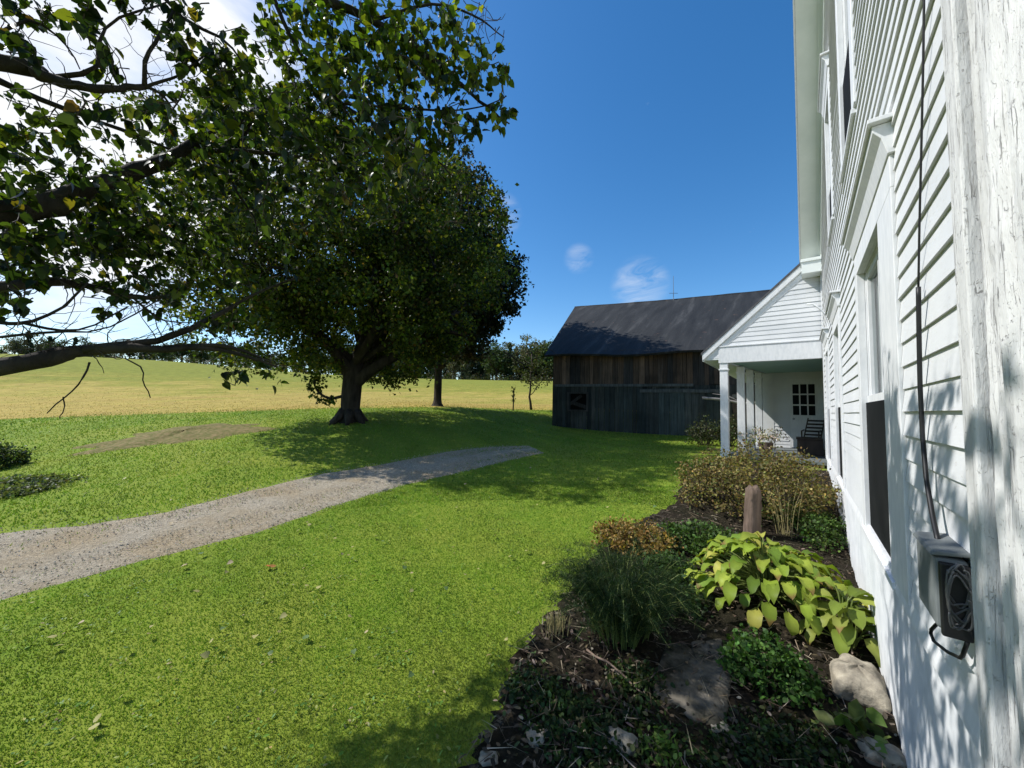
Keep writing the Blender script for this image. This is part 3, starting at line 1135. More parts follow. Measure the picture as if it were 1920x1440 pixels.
mt = thing('electric_meter', (WX - .05, 1.7, -.5), 'grey metal electric meter box with wire loop on the white wall', 'meter box')
mb = MB()
mb.box(WX - .082, WX - .016, 1.615, 1.83, -.60, -.40)
mb.build('housing', M['metal'], mt, bevel=.010)
mb = MB()
mb.prism([(WX - .090, 1.608, -.398), (WX - .012, 1.608, -.388), (WX - .012, 1.608, -.376), (WX - .082, 1.608, -.384)], (0, .23, 0))
mb.build('rain_hood', M['metal'], mt, bevel=.004)
mb = MB()
mb.box(WX - .076, WX - .018, 1.595, 1.613, -.61, -.41)  # black plate added for the shade in the open side of the box
mb.build('open_side_shade', M['black'], mt, bevel=.004)
mb = MB()
for k in range(9):
    ph, rz_, cz_ = random.uniform(0, 6), random.uniform(.03, .085), -.50 + random.uniform(-.05, .05)
    path = []
    for t in np.linspace(0, random.uniform(3.5, 7), 40):
        path.append((WX - .046 - random.uniform(.020, .026) * math.cos(t + ph), 1.580 - .012 * math.sin(t * 1.3 + ph) - .003 * k % .01, cz_ + rz_ * math.sin(t * random.choice([1, 1.02]) + ph) + .01 * math.sin(3 * t)))
    mb.tube(wiggle_(path), .0026, 6)
mb.build('wire_coil', M['wire'], mt, smooth=True)
mb = MB()
mb.tube(resample([(WX - .05, 1.70, -.60), (WX - .056, 1.76, -.64), (WX - .06, 1.83, -.695), (WX - .056, 1.81, -.715), (WX - .045, 1.72, -.70), (WX - .034, 1.64, -.675), (WX - .03, 1.60, -.61)], 22), .0048, 8)
mb.build('wire_loop', M['black'], mt, smooth=True)

cab = thing('power_cable', (WX - .03, 2.0, .5), 'long thin black cable running down the white clapboards to the meter box', 'cable')
mb = MB()
cp = [(1733, -40), (1731, 120), (1727, 300), (1724, 420), (1722, 538)]
P_ = []
for px, py in cp:
    v_ = ray(px, py)
    P_.append(v_ * ((WX - .026) / v_[0]))
mb.tube(resample(P_, 24), .0034, 8)
mb.build('upper_run', M['cable_painted'] if 'cable_painted' in M else M['black'], cab, smooth=True)
mb = MB()
cp = [(1722, 538), (1723, 620), (1725, 720), (1730, 820), (1737, 900), (1748, 965), (1760, 1020)]
P_ = []
for k, (px, py) in enumerate(cp):
    v_ = ray(px, py)
    P_.append(v_ * ((WX - .03 - .018 * max(0, k - 3) / 3) / v_[0]))
mb.tube(resample(P_, 30), .0068, 10)
mb.build('lower_run', M['black'], cab, smooth=True)

br = thing('wall_bracket', (WX - .05, 8.2, 1.85), 'small curved white iron bracket on the wall above the farthest ground floor window', 'bracket')
mb = MB()
mb.tube([(WX - .01, 7.6, 1.55), (WX - .06, 7.6, 1.58), (WX - .13, 7.6, 1.68), (WX - .20, 7.6, 1.75), (WX - .28, 7.6, 1.76)], .014, 8)
mb.build('arm', M['trim'], br, smooth=True)
mb = MB()
mb.box(WX - .03, WX - .012, 7.55, 7.65, 1.48, 1.64)
mb.build('plate', M['trim'], br)

# ------------------------------------------------------------------ porch wing
PY = 9.86
wing = thing('porch_wing', (-.5, 11.5, -1.05), 'lower white wing with gabled open porch at the far end of the farmhouse', 'porch')
RS = .93
rx0, rz0 = -1.87, 1.30
RX = 2.05


def rkz(x): return rz0 + RS * (x - rx0)


RZ = rkz(RX)
fz0, fz1 = 1.13, 1.50
mb = MB()


def gspan(z0, z1):
    lo = rx0 + (z1 - rz0) / RS + .10
    return [(max(lo, -1.5), 2 * RX - max(lo, -1.5))] if lo < RX - .05 else []


clap_rows(mb, lambda a, o, z: (a, PY - o, z), fz1 + .01, RZ - .2, gspan)
mb.add([(-1.5, PY + .006, fz0), (2 * RX + 1.5, PY + .006, fz0), (2 * RX + 1.5, PY + .006, rkz(-1.5)), (RX, PY + .006, RZ - .06), (-1.5, PY + .006, rkz(-1.5) - .06)], [(0, 1, 2, 3, 4)])
mb.build('gable_siding', M['white'], wing)
mb = MB()
mb.box(-1.53, WX - .03, PY - .03, PY + .10, fz0, fz1)
mb.box(-1.54, WX - .03, PY - .045, PY + .05, fz1 + .002, fz1 + .03)
mb.build('gable_beam', M['trim'], wing, bevel=.004)
mb = MB()
for a, b, y0_, y1_ in ((.0, .15, -.055, -.03), (-.02, .05, -.03, .0)):
    mb.prism([(rx0, PY + y0_, rz0 - .09 + a), (RX, PY + y0_, RZ - .09 + a), (RX, PY + y0_, RZ - .09 + b), (rx0, PY + y0_, rz0 - .09 + b)], (0, y1_ - y0_, 0))
mb.prism([(-1.5, PY - .02, rkz(-1.5) - .24), (RX, PY - .02, RZ - .24), (RX, PY - .02, RZ - .115), (-1.5, PY - .02, rkz(-1.5) - .115)], (0, .022, 0))
mb.build('rake_board', M['trim'], wing, bevel=.003)
PYB = 13.25
mb = MB()
mb.prism([(rx0 + .06, PY - .012, rz0 - .055), (-1.535, PY - .012, rz0 - .055), (-1.535, PY - .012, rkz(-1.535) - .10)], (0, .02, 0))
mb.build('eave_end_board', M['trim'], wing)
mb = MB()
YE = 21
for sg in (0, 1):
    a = [(rx0 - .03, rz0 - .03 + .065), (RX, RZ + .065), (RX, RZ + .12), (rx0 - .03, rz0 - .03 + .12)]
    if sg: a = [(2 * RX - x, z) for x, z in a]
    mb.prism([(x, PY - .065, z) for x, z in a], (0, YE - PY + .065, 0))
mb.build('roof', M['roof_dark'], wing)
mb = MB()
mb.box(rx0 + .03, -1.38, PY - .01, YE, rz0 - .085, rz0 - .06)
mb.box(rx0 + .0, rx0 + .025, PY - .03, YE, rz0 - .11, rz0 + .03)
mb.build('eave_soffit', M['soffit'], wing)
# slanted outer beam and posts
posts = [(-1.43, 9.93), (-1.20, 10.85), (-1.10, 11.85), (-.98, 12.75)]
mb = MB()
a_, b_ = np.array([-1.44, 9.97]), np.array([-.90, 13.24])
d_ = unit(b_ - a_)
n_ = np.array([d_[1], -d_[0]])
hw = .07
mb.prism([(*(a_ - n_ * hw), fz0 + .0), (*(a_ + n_ * hw), fz0 + .0), (*(a_ + n_ * hw), fz0 + .24), (*(a_ - n_ * hw), fz0 + .24)], (*(b_ - a_), 0))
mb.build('porch_beam', M['trim'], wing)
mb = MB()
mb.prism([(-1.46, PY + .11, fz0 + .03), (4.0, PY + .11, fz0 + .03), (4.0, PYB, fz0 + .03), (-.93, PYB, fz0 + .03)], (0, 0, .03))
mb.build('porch_ceiling', M['porch_ceiling'], wing)
for (x, y) in posts:
    mb = MB()
    zb_ = min(gz1(x, y), -1.0) - .06
    mb.box(x - .082, x + .082, y - .082, y + .082, zb_, fz0 - .002)
    mb.box(x - .1, x + .1, y - .1, y + .1, fz0 - .17, fz0 - .13)
    mb.box(x - .096, x + .096, y - .096, y + .096, zb_, -.86)
    mb.build('porch_post', M['trim'], wing, bevel=.006)
mb = MB()
mb.prism([(-1.5, 9.9, -1.04), (4.0, 9.9, -1.04), (4.0, PYB, -1.04), (-1.0, PYB, -1.04)], (0, 0, .06))
mb.build('porch_floor', M['metal'], wing)
# back wall with a nine light door
mb = MB()
mb.box(-.93, -.66, PYB, PYB + .1, -1.1, fz0 + .03)
mb.box(-.30, -.27, PYB, PYB + .1, -1.1, fz0 + .03)
clap_rows(mb, lambda a, o, z: (a, PYB + .02 - o, z), -1.0, fz0 - .05, lambda a, b: [(-.66, -.30)])
mb.box(-.93, 4.0, PYB + .021, PYB + .12, -1.3, 3.0)
mb.box(.52, .60, PYB - .01, PYB + .02, -.98, fz0 + .03)
mb.box(-.27, .52, PYB - .01, PYB + .02, .97, fz0 + .03)
mb.build('back_wall', M['white'], wing)
mb = MB()
mb.box(-.27, .52, PYB + .001, PYB + .018, -.96, .965)
dr = mb.build('door', M['trim'], wing)
mb = MB()
for c_ in range(3):
    for r_ in range(3):
        x0_ = -.215 + c_ * .175
        z0_ = -.05 + r_ * .30
        mb.box(x0_, x0_ + .142, PYB - .004, PYB - .001, z0_, z0_ + .262)
mb.build('window', M['glass'], dr)
mb = MB()
mb.tube([(-.20, PYB - .002, -.16), (-.20, PYB - .05, -.16), (-.20, PYB - .07, -.16)], [.018, .018, .03], 10)
mb.build('handle', M['iron'], dr)
mb = MB()
for k in range(3):
    mb.box(-.12 + .0, .38, PYB - .008, PYB + .0, -.86 + k * .2, -.86 + k * .2 + .02)
mb.build('panel_moulding', M['trim'], dr)
# outer long walls, mostly hidden
mb = MB()
mb.box(-.93, -.80, PYB + .13, YE, -1.3, rz0 - .09)
mb.box(5.2, 5.3, PY + .02, YE, -1.3, rz0 + .1)
mb.box(-.93, 5.3, YE - .1, YE - .002, -1.3, rz0 + .3)
mb.build('side_wall', M['white'], wing)

# rocking chair on the porch
ch = thing('rocking_chair', (.14, 12.5, -.98), 'dark ladder back rocking chair on the porch before the white door', 'chair')
cx, cy, cz = .14, 12.5, -.98
mb = MB()
mb.box(cx - .23, cx + .23, cy - .22, cy + .2, cz + .40, cz + .43)
mb.build('seat', M['darkwood'], ch)
bk = np.array([.16, .12, .78])
for s_ in (-1, 1):
    mb = MB()
    o_ = np.array([cx + .05 + s_ * .2, cy + .2, cz + .02])
    mb.tube([o_, o_ + np.array([.01, .0, .42]), o_ + np.array([.12, .1, 1.0])], .018, 8)
    mb.build('back_post', M['darkwood'], ch)
    mb = MB()
    mb.tube([(cx + s_ * .2, cy - .2, cz + .04), (cx + s_ * .2, cy - .2, cz + .62)], .018, 8)
    mb.build('front_leg', M['darkwood'], ch)
    mb = MB()
    mb.tube([(cx + s_ * .2, cy - .24, cz + .62), (cx + .06 + s_ * .2, cy + .24, cz + .64)], .02, 8)
    mb.build('armrest', M['darkwood'], ch)
    mb = MB()
    mb.tube([(cx + s_ * .2, cy + t * .45, cz + .02 + .09 * t * t) for t in np.linspace(-1, 1.3, 9)], .018, 8)
    mb.build('rocker', M['darkwood'], ch)
mb = MB()
for k in range(5):
    t = .50 + .11 * k
    dx_, dy_ = .02 + (t - .42) * .19, .2 + (t - .42) * .17
    mb.obox((cx + .05 + dx_, cy + dy_, cz + t), (1, 0, 0), (0, 1, 0), (0, .17, .98), .2, .008, .028)
mb.build('back_slat', M['darkwood'], ch)
ch.scale = (.86, .86, .84)
bx = thing('wooden_chest', (.12, 11.45, -.98), 'low dark wooden chest on the porch floor against the house corner', 'chest')
mb = MB()
mb.box(-.12, .36, 11.2, 11.75, -.98, -.62)
mb.build('body', M['darkwood'], bx, bevel=.01)
mb = MB()
mb.box(-.14, .36, 11.18, 11.77, -.617, -.58)
mb.build('lid', M['darkwood'], bx, bevel=.008)

# ------------------------------------------------------------------ barn
bu = np.array([.966, .26, 0]); bu /= np.linalg.norm(bu)
bn = np.array([-bu[1], bu[0], 0])
BC = at(1036, 797, 18.5)
BC = np.array([BC[0], BC[1], 0])
BL, BD = 16.0, 11.6
BZE, BZR = 2.72, 6.45
barn = thing('old_barn', tuple(BC + np.array([0, 0, -.9])), 'dark weathered board barn with grey shingle roof beyond the lawn', 'barn')


def bp_(a, b, z): return tuple(BC + bu * a + bn * b + np.array([0, 0, z]))


def boards(mb, a0, a1, zlo, zhi, off, tones, wts, skip=(), w=.21):
    a = a0
    while a < a1 - .03:
        ww = min(w * random.uniform(.75, 1.25), a1 - a)
        c_ = a + ww / 2
        zt0, zt1 = zlo(c_), zhi(c_)
        segs = [(zt0, zt1)]
        for (s0, s1, q0, q1) in skip:
            if s0 < c_ < s1:
                ns_ = []
                for (u0, u1) in segs:
                    if q0 > u0 and q1 < u1: ns_ += [(u0, q0), (q1, u1)]
                    else: ns_.append((u0, u1))
                segs = ns_
        t = np.array(random.choices(tones, wts)[0]) * random.uniform(.65, 1.35)
        mb.col = tuple(np.clip(t, 0, 1))
        o_ = off + random.uniform(-.012, .012)
        for (u0, u1) in segs:
            g = .006 * random.random() + .003
            u0 += random.uniform(-.02, .03)
            mb.obox((BC + bu * (c_) + bn * (-o_)) + np.array([0, 0, (u0 + u1) / 2]), bu, bn, (0, 0, 1), ww / 2 - g, .014, (u1 - u0) / 2)
        a += ww


def gnd(a): return gz1(*(BC + bu * a)[:2]) - .12


BROWN = [(.11, .075, .05), (.08, .058, .042), (.055, .05, .044), (.15, .10, .066)]
GREY = [(.045, .055, .05), (.058, .064, .056), (.034, .042, .039), (.082, .085, .075)]
ZM = 1.12
OPEN = (.82, 1.70, -.05, .72)
mb = MB()
boards(mb, 0, BL, lambda a: ZM + .01, lambda a: BZE + .05, .0, BROWN, [3, 3, 2, 2])
mb.build('upper_boards', M['barn'], barn, col=True)
mb = MB()
boards(mb, 0, BL, gnd, lambda a: ZM, .03, GREY, [3, 3, 3, 1.2], skip=[OPEN])
mb.build('lower_boards', M['barn'], barn, col=True)
mb = MB()
mb.col = (.10, .11, .105)
mb.obox(BC + bu * 3.2 + bn * -.075 + np.array([0, 0, ZM + .0]), bu, bn, (0, 0, 1), 3.1, .02, .06)
mb.build('girt_board', M['barn'], barn, col=True)
# big sliding door and a small door
for (a0, a1, zt_, tn) in ((4.1, 7.3, .96, [(.055, .07, .068), (.075, .085, .08)]), (7.75, 8.9, .75, [(.03, .03, .028), (.06, .05, .04)])):
    mb = MB()
    boards(mb, a0, a1, gnd, lambda a: zt_, .085, tn, [1, 1], w=.26)
    mb.col = (.10, .11, .105)
    mb.obox(BC + bu * (a0 + a1) / 2 + bn * -.12 + np.array([0, 0, zt_ - .1]), bu, bn, (0, 0, 1), (a1 - a0) / 2, .015, .07)
    mb.build('barn_door', M['barn'], barn, col=True)
# small broken window
mb = MB()
mb.col = (.055, .055, .05)
oa, ob, oc_, od = OPEN
for (c0, c1, z0, z1) in ((oa - .08, oa + .02, oc_ - .08, od + .08), (ob - .02, ob + .08, oc_ - .08, od + .08), (oa + .02, ob - .02, od, od + .08), (oa + .02, ob - .02, oc_ - .08, oc_)):
    mb.obox(BC + bu * (c0 + c1) / 2 + bn * -.07 + np.array([0, 0, (z0 + z1) / 2]), bu, bn, (0, 0, 1), (c1 - c0) / 2, .02, (z1 - z0) / 2)
bwf = mb.build('window', M['barn'], barn, col=True)
mb = MB()
mb.col = (.04, .038, .034)
mb.obox(BC + bu * (oa + .33) + bn * -.02 + np.array([0, 0, .42]), bu * .8 + np.array([0, 0, .6]), bn, np.array([0, 0, .8]) - bu * .6, .36, .012, .07)
mb.obox(BC + bu * (oa + .50) + bn * .0 + np.array([0, 0, .18]), bu * .95 - np.array([0, 0, .3]), bn, np.array([0, 0, .95]) + bu * .3, .38, .012, .09)
mb.build('broken_board', M['barn'], bwf, col=True)
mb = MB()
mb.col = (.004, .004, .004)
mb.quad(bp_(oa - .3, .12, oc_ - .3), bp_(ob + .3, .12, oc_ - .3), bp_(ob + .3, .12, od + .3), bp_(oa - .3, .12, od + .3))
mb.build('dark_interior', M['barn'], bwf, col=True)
# gable ends and back
mb = MB()
for (a_e, sg) in ((0, -1), (BL, 1)):
    b = 0.0
    while b < BD:
        ww = .24
        c_ = b + ww / 2
        zt_ = BZE + (BZR - BZE) * (1 - abs(c_ - BD / 2) / (BD / 2)) - .05
        t = np.array(random.choice(BROWN + GREY)) * random.uniform(.7, 1.3)
        mb.col = tuple(t)
        mb.obox(BC + bu * (a_e + sg * random.uniform(0, .02)) + bn * c_ + np.array([0, 0, (zt_ - 1.6) / 2]), bn, bu, (0, 0, 1), ww / 2 - .006, .014, (zt_ + 1.6) / 2)
        b += ww
mb.col = (.05, .05, .045)
mb.obox(BC + bu * BL / 2 + bn * BD + np.array([0, 0, .6]), bu, bn, (0, 0, 1), BL / 2, .02, 2.1)
mb.build('end_boards', M['barn'], barn, col=True)
mb = MB()
OV = .42
sl_ = (BZR - BZE) / (BD / 2)
for sg in (0, 1):
    n_a, n_b = 40, 14
    vs = []
    for i_ in range(n_a + 1):
        for j_ in range(n_b + 1):
            a = -.35 + (BL + .7) * i_ / n_a
            t = j_ / n_b
            b = -OV + (BD / 2 + OV) * t
            z = BZE + sl_ * b + .12
            z += .05 * math.sin(i_ * .5 + 1.3 * t) * (1 - t) + .03 * math.sin(i_ * .21 + 2) + random.uniform(-.008, .008)
            bb = b if not sg else BD - b
            vs.append(bp_(a, bb, z))
    off_ = len(mb.v)
    mb.add(vs, [(i_ * (n_b + 1) + j_, (i_ + 1) * (n_b + 1) + j_, (i_ + 1) * (n_b + 1) + j_ + 1, i_ * (n_b + 1) + j_ + 1) for i_ in range(n_a) for j_ in range(n_b)])
rf = mb.build('roof', M['roof_slate'], barn)
sm = rf.modifiers.new('thick', 'SOLIDIFY')
sm.thickness = .1
sm.offset = -1
# lightning rod
rd = mb = MB()
ra = 5.6
top = bp_(ra, BD / 2, BZR + 1.55)
mb.tube([bp_(ra, BD / 2, BZR + .05), top], [.022, .012], 6)
lr = mb.build('lightning_rod', M['iron'], barn)
mb = MB()
for k in range(1):
    w_ = PI * k / 2 + .6
    mb.tube([tuple(np.array(bp_(ra, BD / 2, BZR + .5)) + np.array([math.cos(w_), math.sin(w_), 0]) * .25), tuple(np.array(bp_(ra, BD / 2, BZR + .5)) - np.array([math.cos(w_), math.sin(w_), 0]) * .25)], .014, 6)
mb.build('crossarm', M['iron'], lr)
# bleached dead limb lying against the barn front
dl = MB()
q0 = [bp_(6.6, -.6, .55), bp_(7.3, -.62, .50), bp_(8.0, -.7, .35), bp_(8.7, -.8, .40), bp_(9.6, -.8, .62), bp_(10.6, -.7, .86)]
dl.tube(resample(q0, 18), list(np.linspace(.06, .03, 18)), 7)
dl.tube([bp_(8.0, -.7, .37), bp_(7.5, -.55, .66), bp_(7.0, -.3, .74)], [.03, .02, .012], 6)
dl.tube([bp_(9.3, -.8, .55), bp_(9.8, -.9, .9), bp_(10.4, -.8, 1.3)], [.03, .02, .012], 6)
M['bleached'] = mat_noise('bleached_wood', (.16, .15, .14), (.33, .31, .29), 9, (1, 1, .3))
tag(dl.build('dead_branch', M['bleached'], None, smooth=True, origin=bp_(8, -.7, -.9)), 'bleached crooked dead branch leaning across the dark barn front', 'branch')

# ------------------------------------------------------------------ trees
def spline(P, n):
    """smooth resample of a polyline (Catmull-Rom)"""
    P = np.asarray(P, float)
    if len(P) < 3: return resample(P, n)
    Q_ = np.r_[[2 * P[0] - P[1]], P, [2 * P[-1] - P[-2]]]
    out = []
    m = len(P) - 1
    for t in np.linspace(0, m - 1e-6, n):
        i = int(t)
        u = t - i
        a, b, c, d = Q_[i], Q_[i + 1], Q_[i + 2], Q_[i + 3]
        out.append(.5 * ((2 * b) + (c - a) * u + (2 * a - 5 * b + 4 * c - d) * u * u + (3 * b - a - 3 * c + d) * u ** 3))
    return np.array(out)


def wiggle(P, amp):
    P = P.copy()
    n = len(P)
    k = rng.normal(size=(n, 3)).cumsum(0)
    k -= np.linspace(0, 1, n)[:, None] * k[-1]
    P += k * amp
    return P


def grow(mb, tips, p, d, L, r, lvl, up=.12, spread=.75, kids=(3, 4), shrink=.62, nseg=6, min_r=.006, sides=7):
    """one limb and its forks; twig ends go to tips"""
    P = [np.array(p, float)]
    d = unit(np.array(d, float))
    for k in range(nseg):
        d = unit(d + rng.normal(size=3) * .13 + np.array([0, 0, up]) * .25)
        P.append(P[-1] + d * L / nseg)
    rr = np.linspace(r, r * .5, nseg + 1)
    mb.tube(P, list(rr), max(4, sides), cap=lvl == 0)
    if lvl <= 0:
        tips += P[2:]
        return
    n = random.randint(*kids)
    for k in range(n):
        t = random.uniform(.35, 1.0) if k else 1.0
        i = min(nseg, int(t * nseg))
        q = unit(rng.normal(size=3))
        dd_ = unit(d + q * spread * random.uniform(.6, 1.3))
        grow(mb, tips, P[i], dd_, L * shrink * random.uniform(.75, 1.2), max(min_r, rr[i] * .62), lvl - 1, up, spread, kids, shrink, max(3, nseg - 1), min_r, sides - 1)


def clump_leaves(centers, rad, per, size, pal, wts, T=T_KITE, droop=.5, flat=.8, j=.3):
    n = len(centers) * per
    c = np.repeat(np.asarray(centers), per, axis=0)
    r_ = np.repeat(np.broadcast_to(np.asarray(rad, float), (len(centers),)), per)[:, None]
    off = rng.normal(size=(n, 3)) * np.array([1, 1, flat]) * r_ * .55
    pos = c + off
    tip = rand_dirs(n) + np.array([0, 0, -droop])
    nrm = rand_dirs(n) * .9 + np.array([0, 0, .8])
    L = size * rng.uniform(.6, 1.3, n)
    # one tone per clump, so light and dark masses read
    tone = np.repeat(np.clip(1 + rng.normal(size=len(centers)) * .22, .5, 1.6), per)[:, None]
    return leaves(pos, tip, nrm, L, L * .95, T, vary(n, pal, wts, j) * tone)


# --- big maple on the lawn
TB = gpt(655, 791)
maple = thing('maple_tree', TB, 'large green maple with thick trunk and broad crown on the lawn beside the driveway', 'tree')
TBZ = TB[2]
mb = MB()
trunk = [TB + np.array([0, 0, -.4]), TB + np.array([0, 0, .0]), TB + np.array([.02, 0, .25]), TB + np.array([.03, 0, .7]), TB + np.array([.04, .02, 1.3]), TB + np.array([.08, .05, 2.0])]
mb.tube(spline(trunk, 16), list(np.interp(np.linspace(0, 1, 16), [0, .1, .24, .4, .7, 1], [.42, .37, .315, .295, .31, .30])), 18)
for k in range(7):
    w_ = 2 * PI * k / 7 + .3
    d_ = np.array([math.cos(w_), math.sin(w_), 0])
    mb.tube([TB + d_ * .2 + np.array([0, 0, .34]), TB + d_ * .42 + np.array([0, 0, .10]), TB + d_ * .68 + np.array([0, 0, -.10])], [.17, .11, .05], 8)
mb.build('trunk', M['bark'], maple, smooth=True)
tips = []
mb = MB()
limbs = [((.9, .35, .9), 4.0, .22), ((.55, .75, 1.1), 4.0, .20), ((-.8, -.3, 1.0), 3.9, .20), ((-.3, .9, 1.3), 3.9, .18), ((.1, -.9, 1.0), 3.6, .18), ((-.9, .5, .8), 3.8, .16),
         ((.1, .1, 1.6), 5.0, .24), ((.8, -.5, .9), 3.6, .17), ((1.0, .6, .5), 3.6, .14), ((-.6, -.8, .55), 3.4, .12)]
for k, (d_, L, r) in enumerate(limbs):
    grow(mb, tips, TB + np.array([.05, .02, 1.2 + .09 * k]), d_, L, r, 3, up=.1, kids=(3, 4), shrink=.6, sides=8)
# drooping side branch low on the trunk
low = [at(645, 742, 12.5), at(620, 747, 12.4), at(600, 738, 12.3), at(590, 722, 12.3), at(592, 712, 12.3)]
mb.tube(spline(low, 12), list(np.linspace(.06, .02, 12)), 6)
mb_mb = mb
tips = np.array(tips)
# crown envelope: an uneven dome; photo silhouette bulges to the right
RX_ = 5.0
CC = TB + np.array([-.05, -.2, 5.0])


def crown_pts(C0, rx, up_, dn_, n_, zmin, pw=.38):
    out = []
    while len(out) < n_:
        d_ = unit(rng.normal(size=3))
        a_ = math.atan2(d_[1], d_[0])
        lobes = 1 + .08 * math.sin(3.1 * a_ + 1) + .08 * math.sin(5 * d_[2] + 2 * d_[0]) + .05 * math.sin(7 * a_ + 4 * d_[2])
        q = C0 + d_ * np.array([rx, rx, up_ if d_[2] > 0 else dn_]) * lobes * random.random() ** pw
        if q[2] < zmin + .8 * random.random(): continue
        out.append(q)
    return np.array(out)


def inside_crown(P, C0, rx, up_, dn_, k=.92):
    return P[in_ell(P, C0, rx, up_, dn_, k)]


def in_ell(P, C0, rx, up_, dn_, k):
    q = (P - C0) / np.stack([np.full(len(P), rx), np.full(len(P), rx), np.where(P[:, 2] > C0[2], up_, dn_)], 1)
    return (q ** 2).sum(1) < k


extra = crown_pts(CC, RX_, 6.0, 3.9, 1150, TBZ + 1.25)
sel = inside_crown(tips, CC, RX_, 6.0, 3.6)
sel = sel[rng.choice(len(sel), min(len(sel), 420), replace=False)]
cen = np.r_[extra, sel]
PALM = [(.050, .080, .011), (.085, .118, .013), (.028, .044, .009), (.19, .19, .02), (.11, .07, .02)]
mb_mb.prune(lambda P: in_ell(P, CC, RX_, 6.0, 3.9, .95) | (P[:, 2] < TBZ + 2.6))
mb_mb.build('branches', M['bark'], maple, smooth=True)
LM = clump_leaves(cen, rng.uniform(.20, .46, len(cen)), 96, .108, PALM, [5, 4, 3, 1.4, .6], droop=.5)
hang = [at(x, y, 12.35) for x, y in ((582, 728), (592, 738), (600, 748), (612, 752), (590, 712), (603, 725), (625, 750))]
LH = clump_leaves(hang, .13, 20, .13, PALM, [5, 4, 3, 1, .4])
V, Fs, C = cat_clouds([LM, LH])
np_mesh('crown', V, Fs, M['leaf_maple'], maple, C)

# --- taller dark tree behind it
B2 = gpt(820, 761)
t2 = thing('dark_maple_tree', B2, 'tall very dark tree behind the big maple, its crown reaching towards the barn roof', 'tree')
mb = MB()
D2 = float(B2 @ CF)
mb.tube(spline([B2 + np.array([0, 0, -.3]), B2 + np.array([0, 0, .1]), B2 + np.array([0, 0, .6]), B2 + np.array([0, 0, 1.6]), B2 + np.array([0, 0, 3.4])], 12), [.75, .58, .34, .24, .21, .20, .20, .20, .19, .19, .18, .18], 12)
mb.build('trunk', M['bark'], t2, smooth=True)
mb = MB()
tips = []
C2 = B2 + np.array([.30, .2, 6.6])
for k in range(9):
    w_ = 2 * PI * k / 9
    grow(mb, tips, B2 + np.array([0, 0, 1.9 + .22 * k]), (math.cos(w_), math.sin(w_), .8 + .08 * k), 2.7, .14, 3, kids=(3, 3), shrink=.58, sides=6)
mb.prune(lambda P: in_ell(P, C2, 3.6, 7.3, 4.5, .85) | (P[:, 2] < B2[2] + 2.2))
mb.build('branches', M['bark'], t2, smooth=True)
tips = inside_crown(np.array(tips), C2, 3.6, 7.3, 4.5, .86)
cen = np.r_[crown_pts(C2, 3.6, 7.3, 4.5, 950, B2[2] + 2.0), tips[rng.choice(len(tips), min(len(tips), 260), replace=False)]]
cl = clump_leaves(cen, rng.uniform(.28, .52, len(cen)), 62, .18, [(.020, .031, .013), (.028, .038, .016), (.048, .038, .020), (.013, .021, .010)], [3, 2, 1.6, 2])
np_mesh('crown', cl[0], cl[1], M['leaf_maple'], t2, cl[2])

# --- sapling by the barn corner
B3 = gpt(995, 768)
t3 = thing('sapling', B3, 'thin sapling with loose airy foliage just left of the barn corner', 'tree')
s3 = float(B3 @ CF) / 700
mb = MB()
tips = []
mb.tube(wiggle(spline([B3 + np.array([0, 0, -.1]), B3 + np.array([0, 0, 25 * s3]), B3 + np.array([.1, 0, 60 * s3]), B3 + np.array([0, 0, 105 * s3])], 10), .03), list(np.linspace(.09, .03, 10)), 7)
for k in range(9):
    h_ = (28 + 8 * k) * s3
    w_ = 2.4 * k
    grow(mb, tips, B3 + np.array([0, 0, h_]), (math.cos(w_), math.sin(w_), .6), 30 * s3 * (1.1 - .05 * k), .03, 1, kids=(3, 4), sides=5)
mb.build('trunk', M['twig'], t3, smooth=True)
cl = clump_leaves(np.array(tips), .26, 8, .13, [(.06, .08, .025), (.08, .085, .03), (.045, .065, .02)], [2, 1, 2], droop=.2)
np_mesh('crown', cl[0], cl[1], M['leaf_far'], t3, cl[2])
B4 = gpt(962, 770)
sk = thing('garden_stake', B4, 'thin leafy stake standing in the field edge left of the sapling', 'stake')
mb = MB()
s4 = float(B4 @ CF) / 700
mb.tube([B4 + np.array([0, 0, -.1]), B4 + np.array([.03, 0, 42 * s4])], .045, 6)
mb.build('pole', M['twig'], sk)
cl = clump_leaves(np.array([B4 + np.array([0, 0, h_ * s4]) for h_ in (20, 28, 36, 42)]), .14, 20, .1, [(.06, .08, .025)], [1])
np_mesh('foliage', cl[0], cl[1], M['leaf_far'], sk, cl[2])


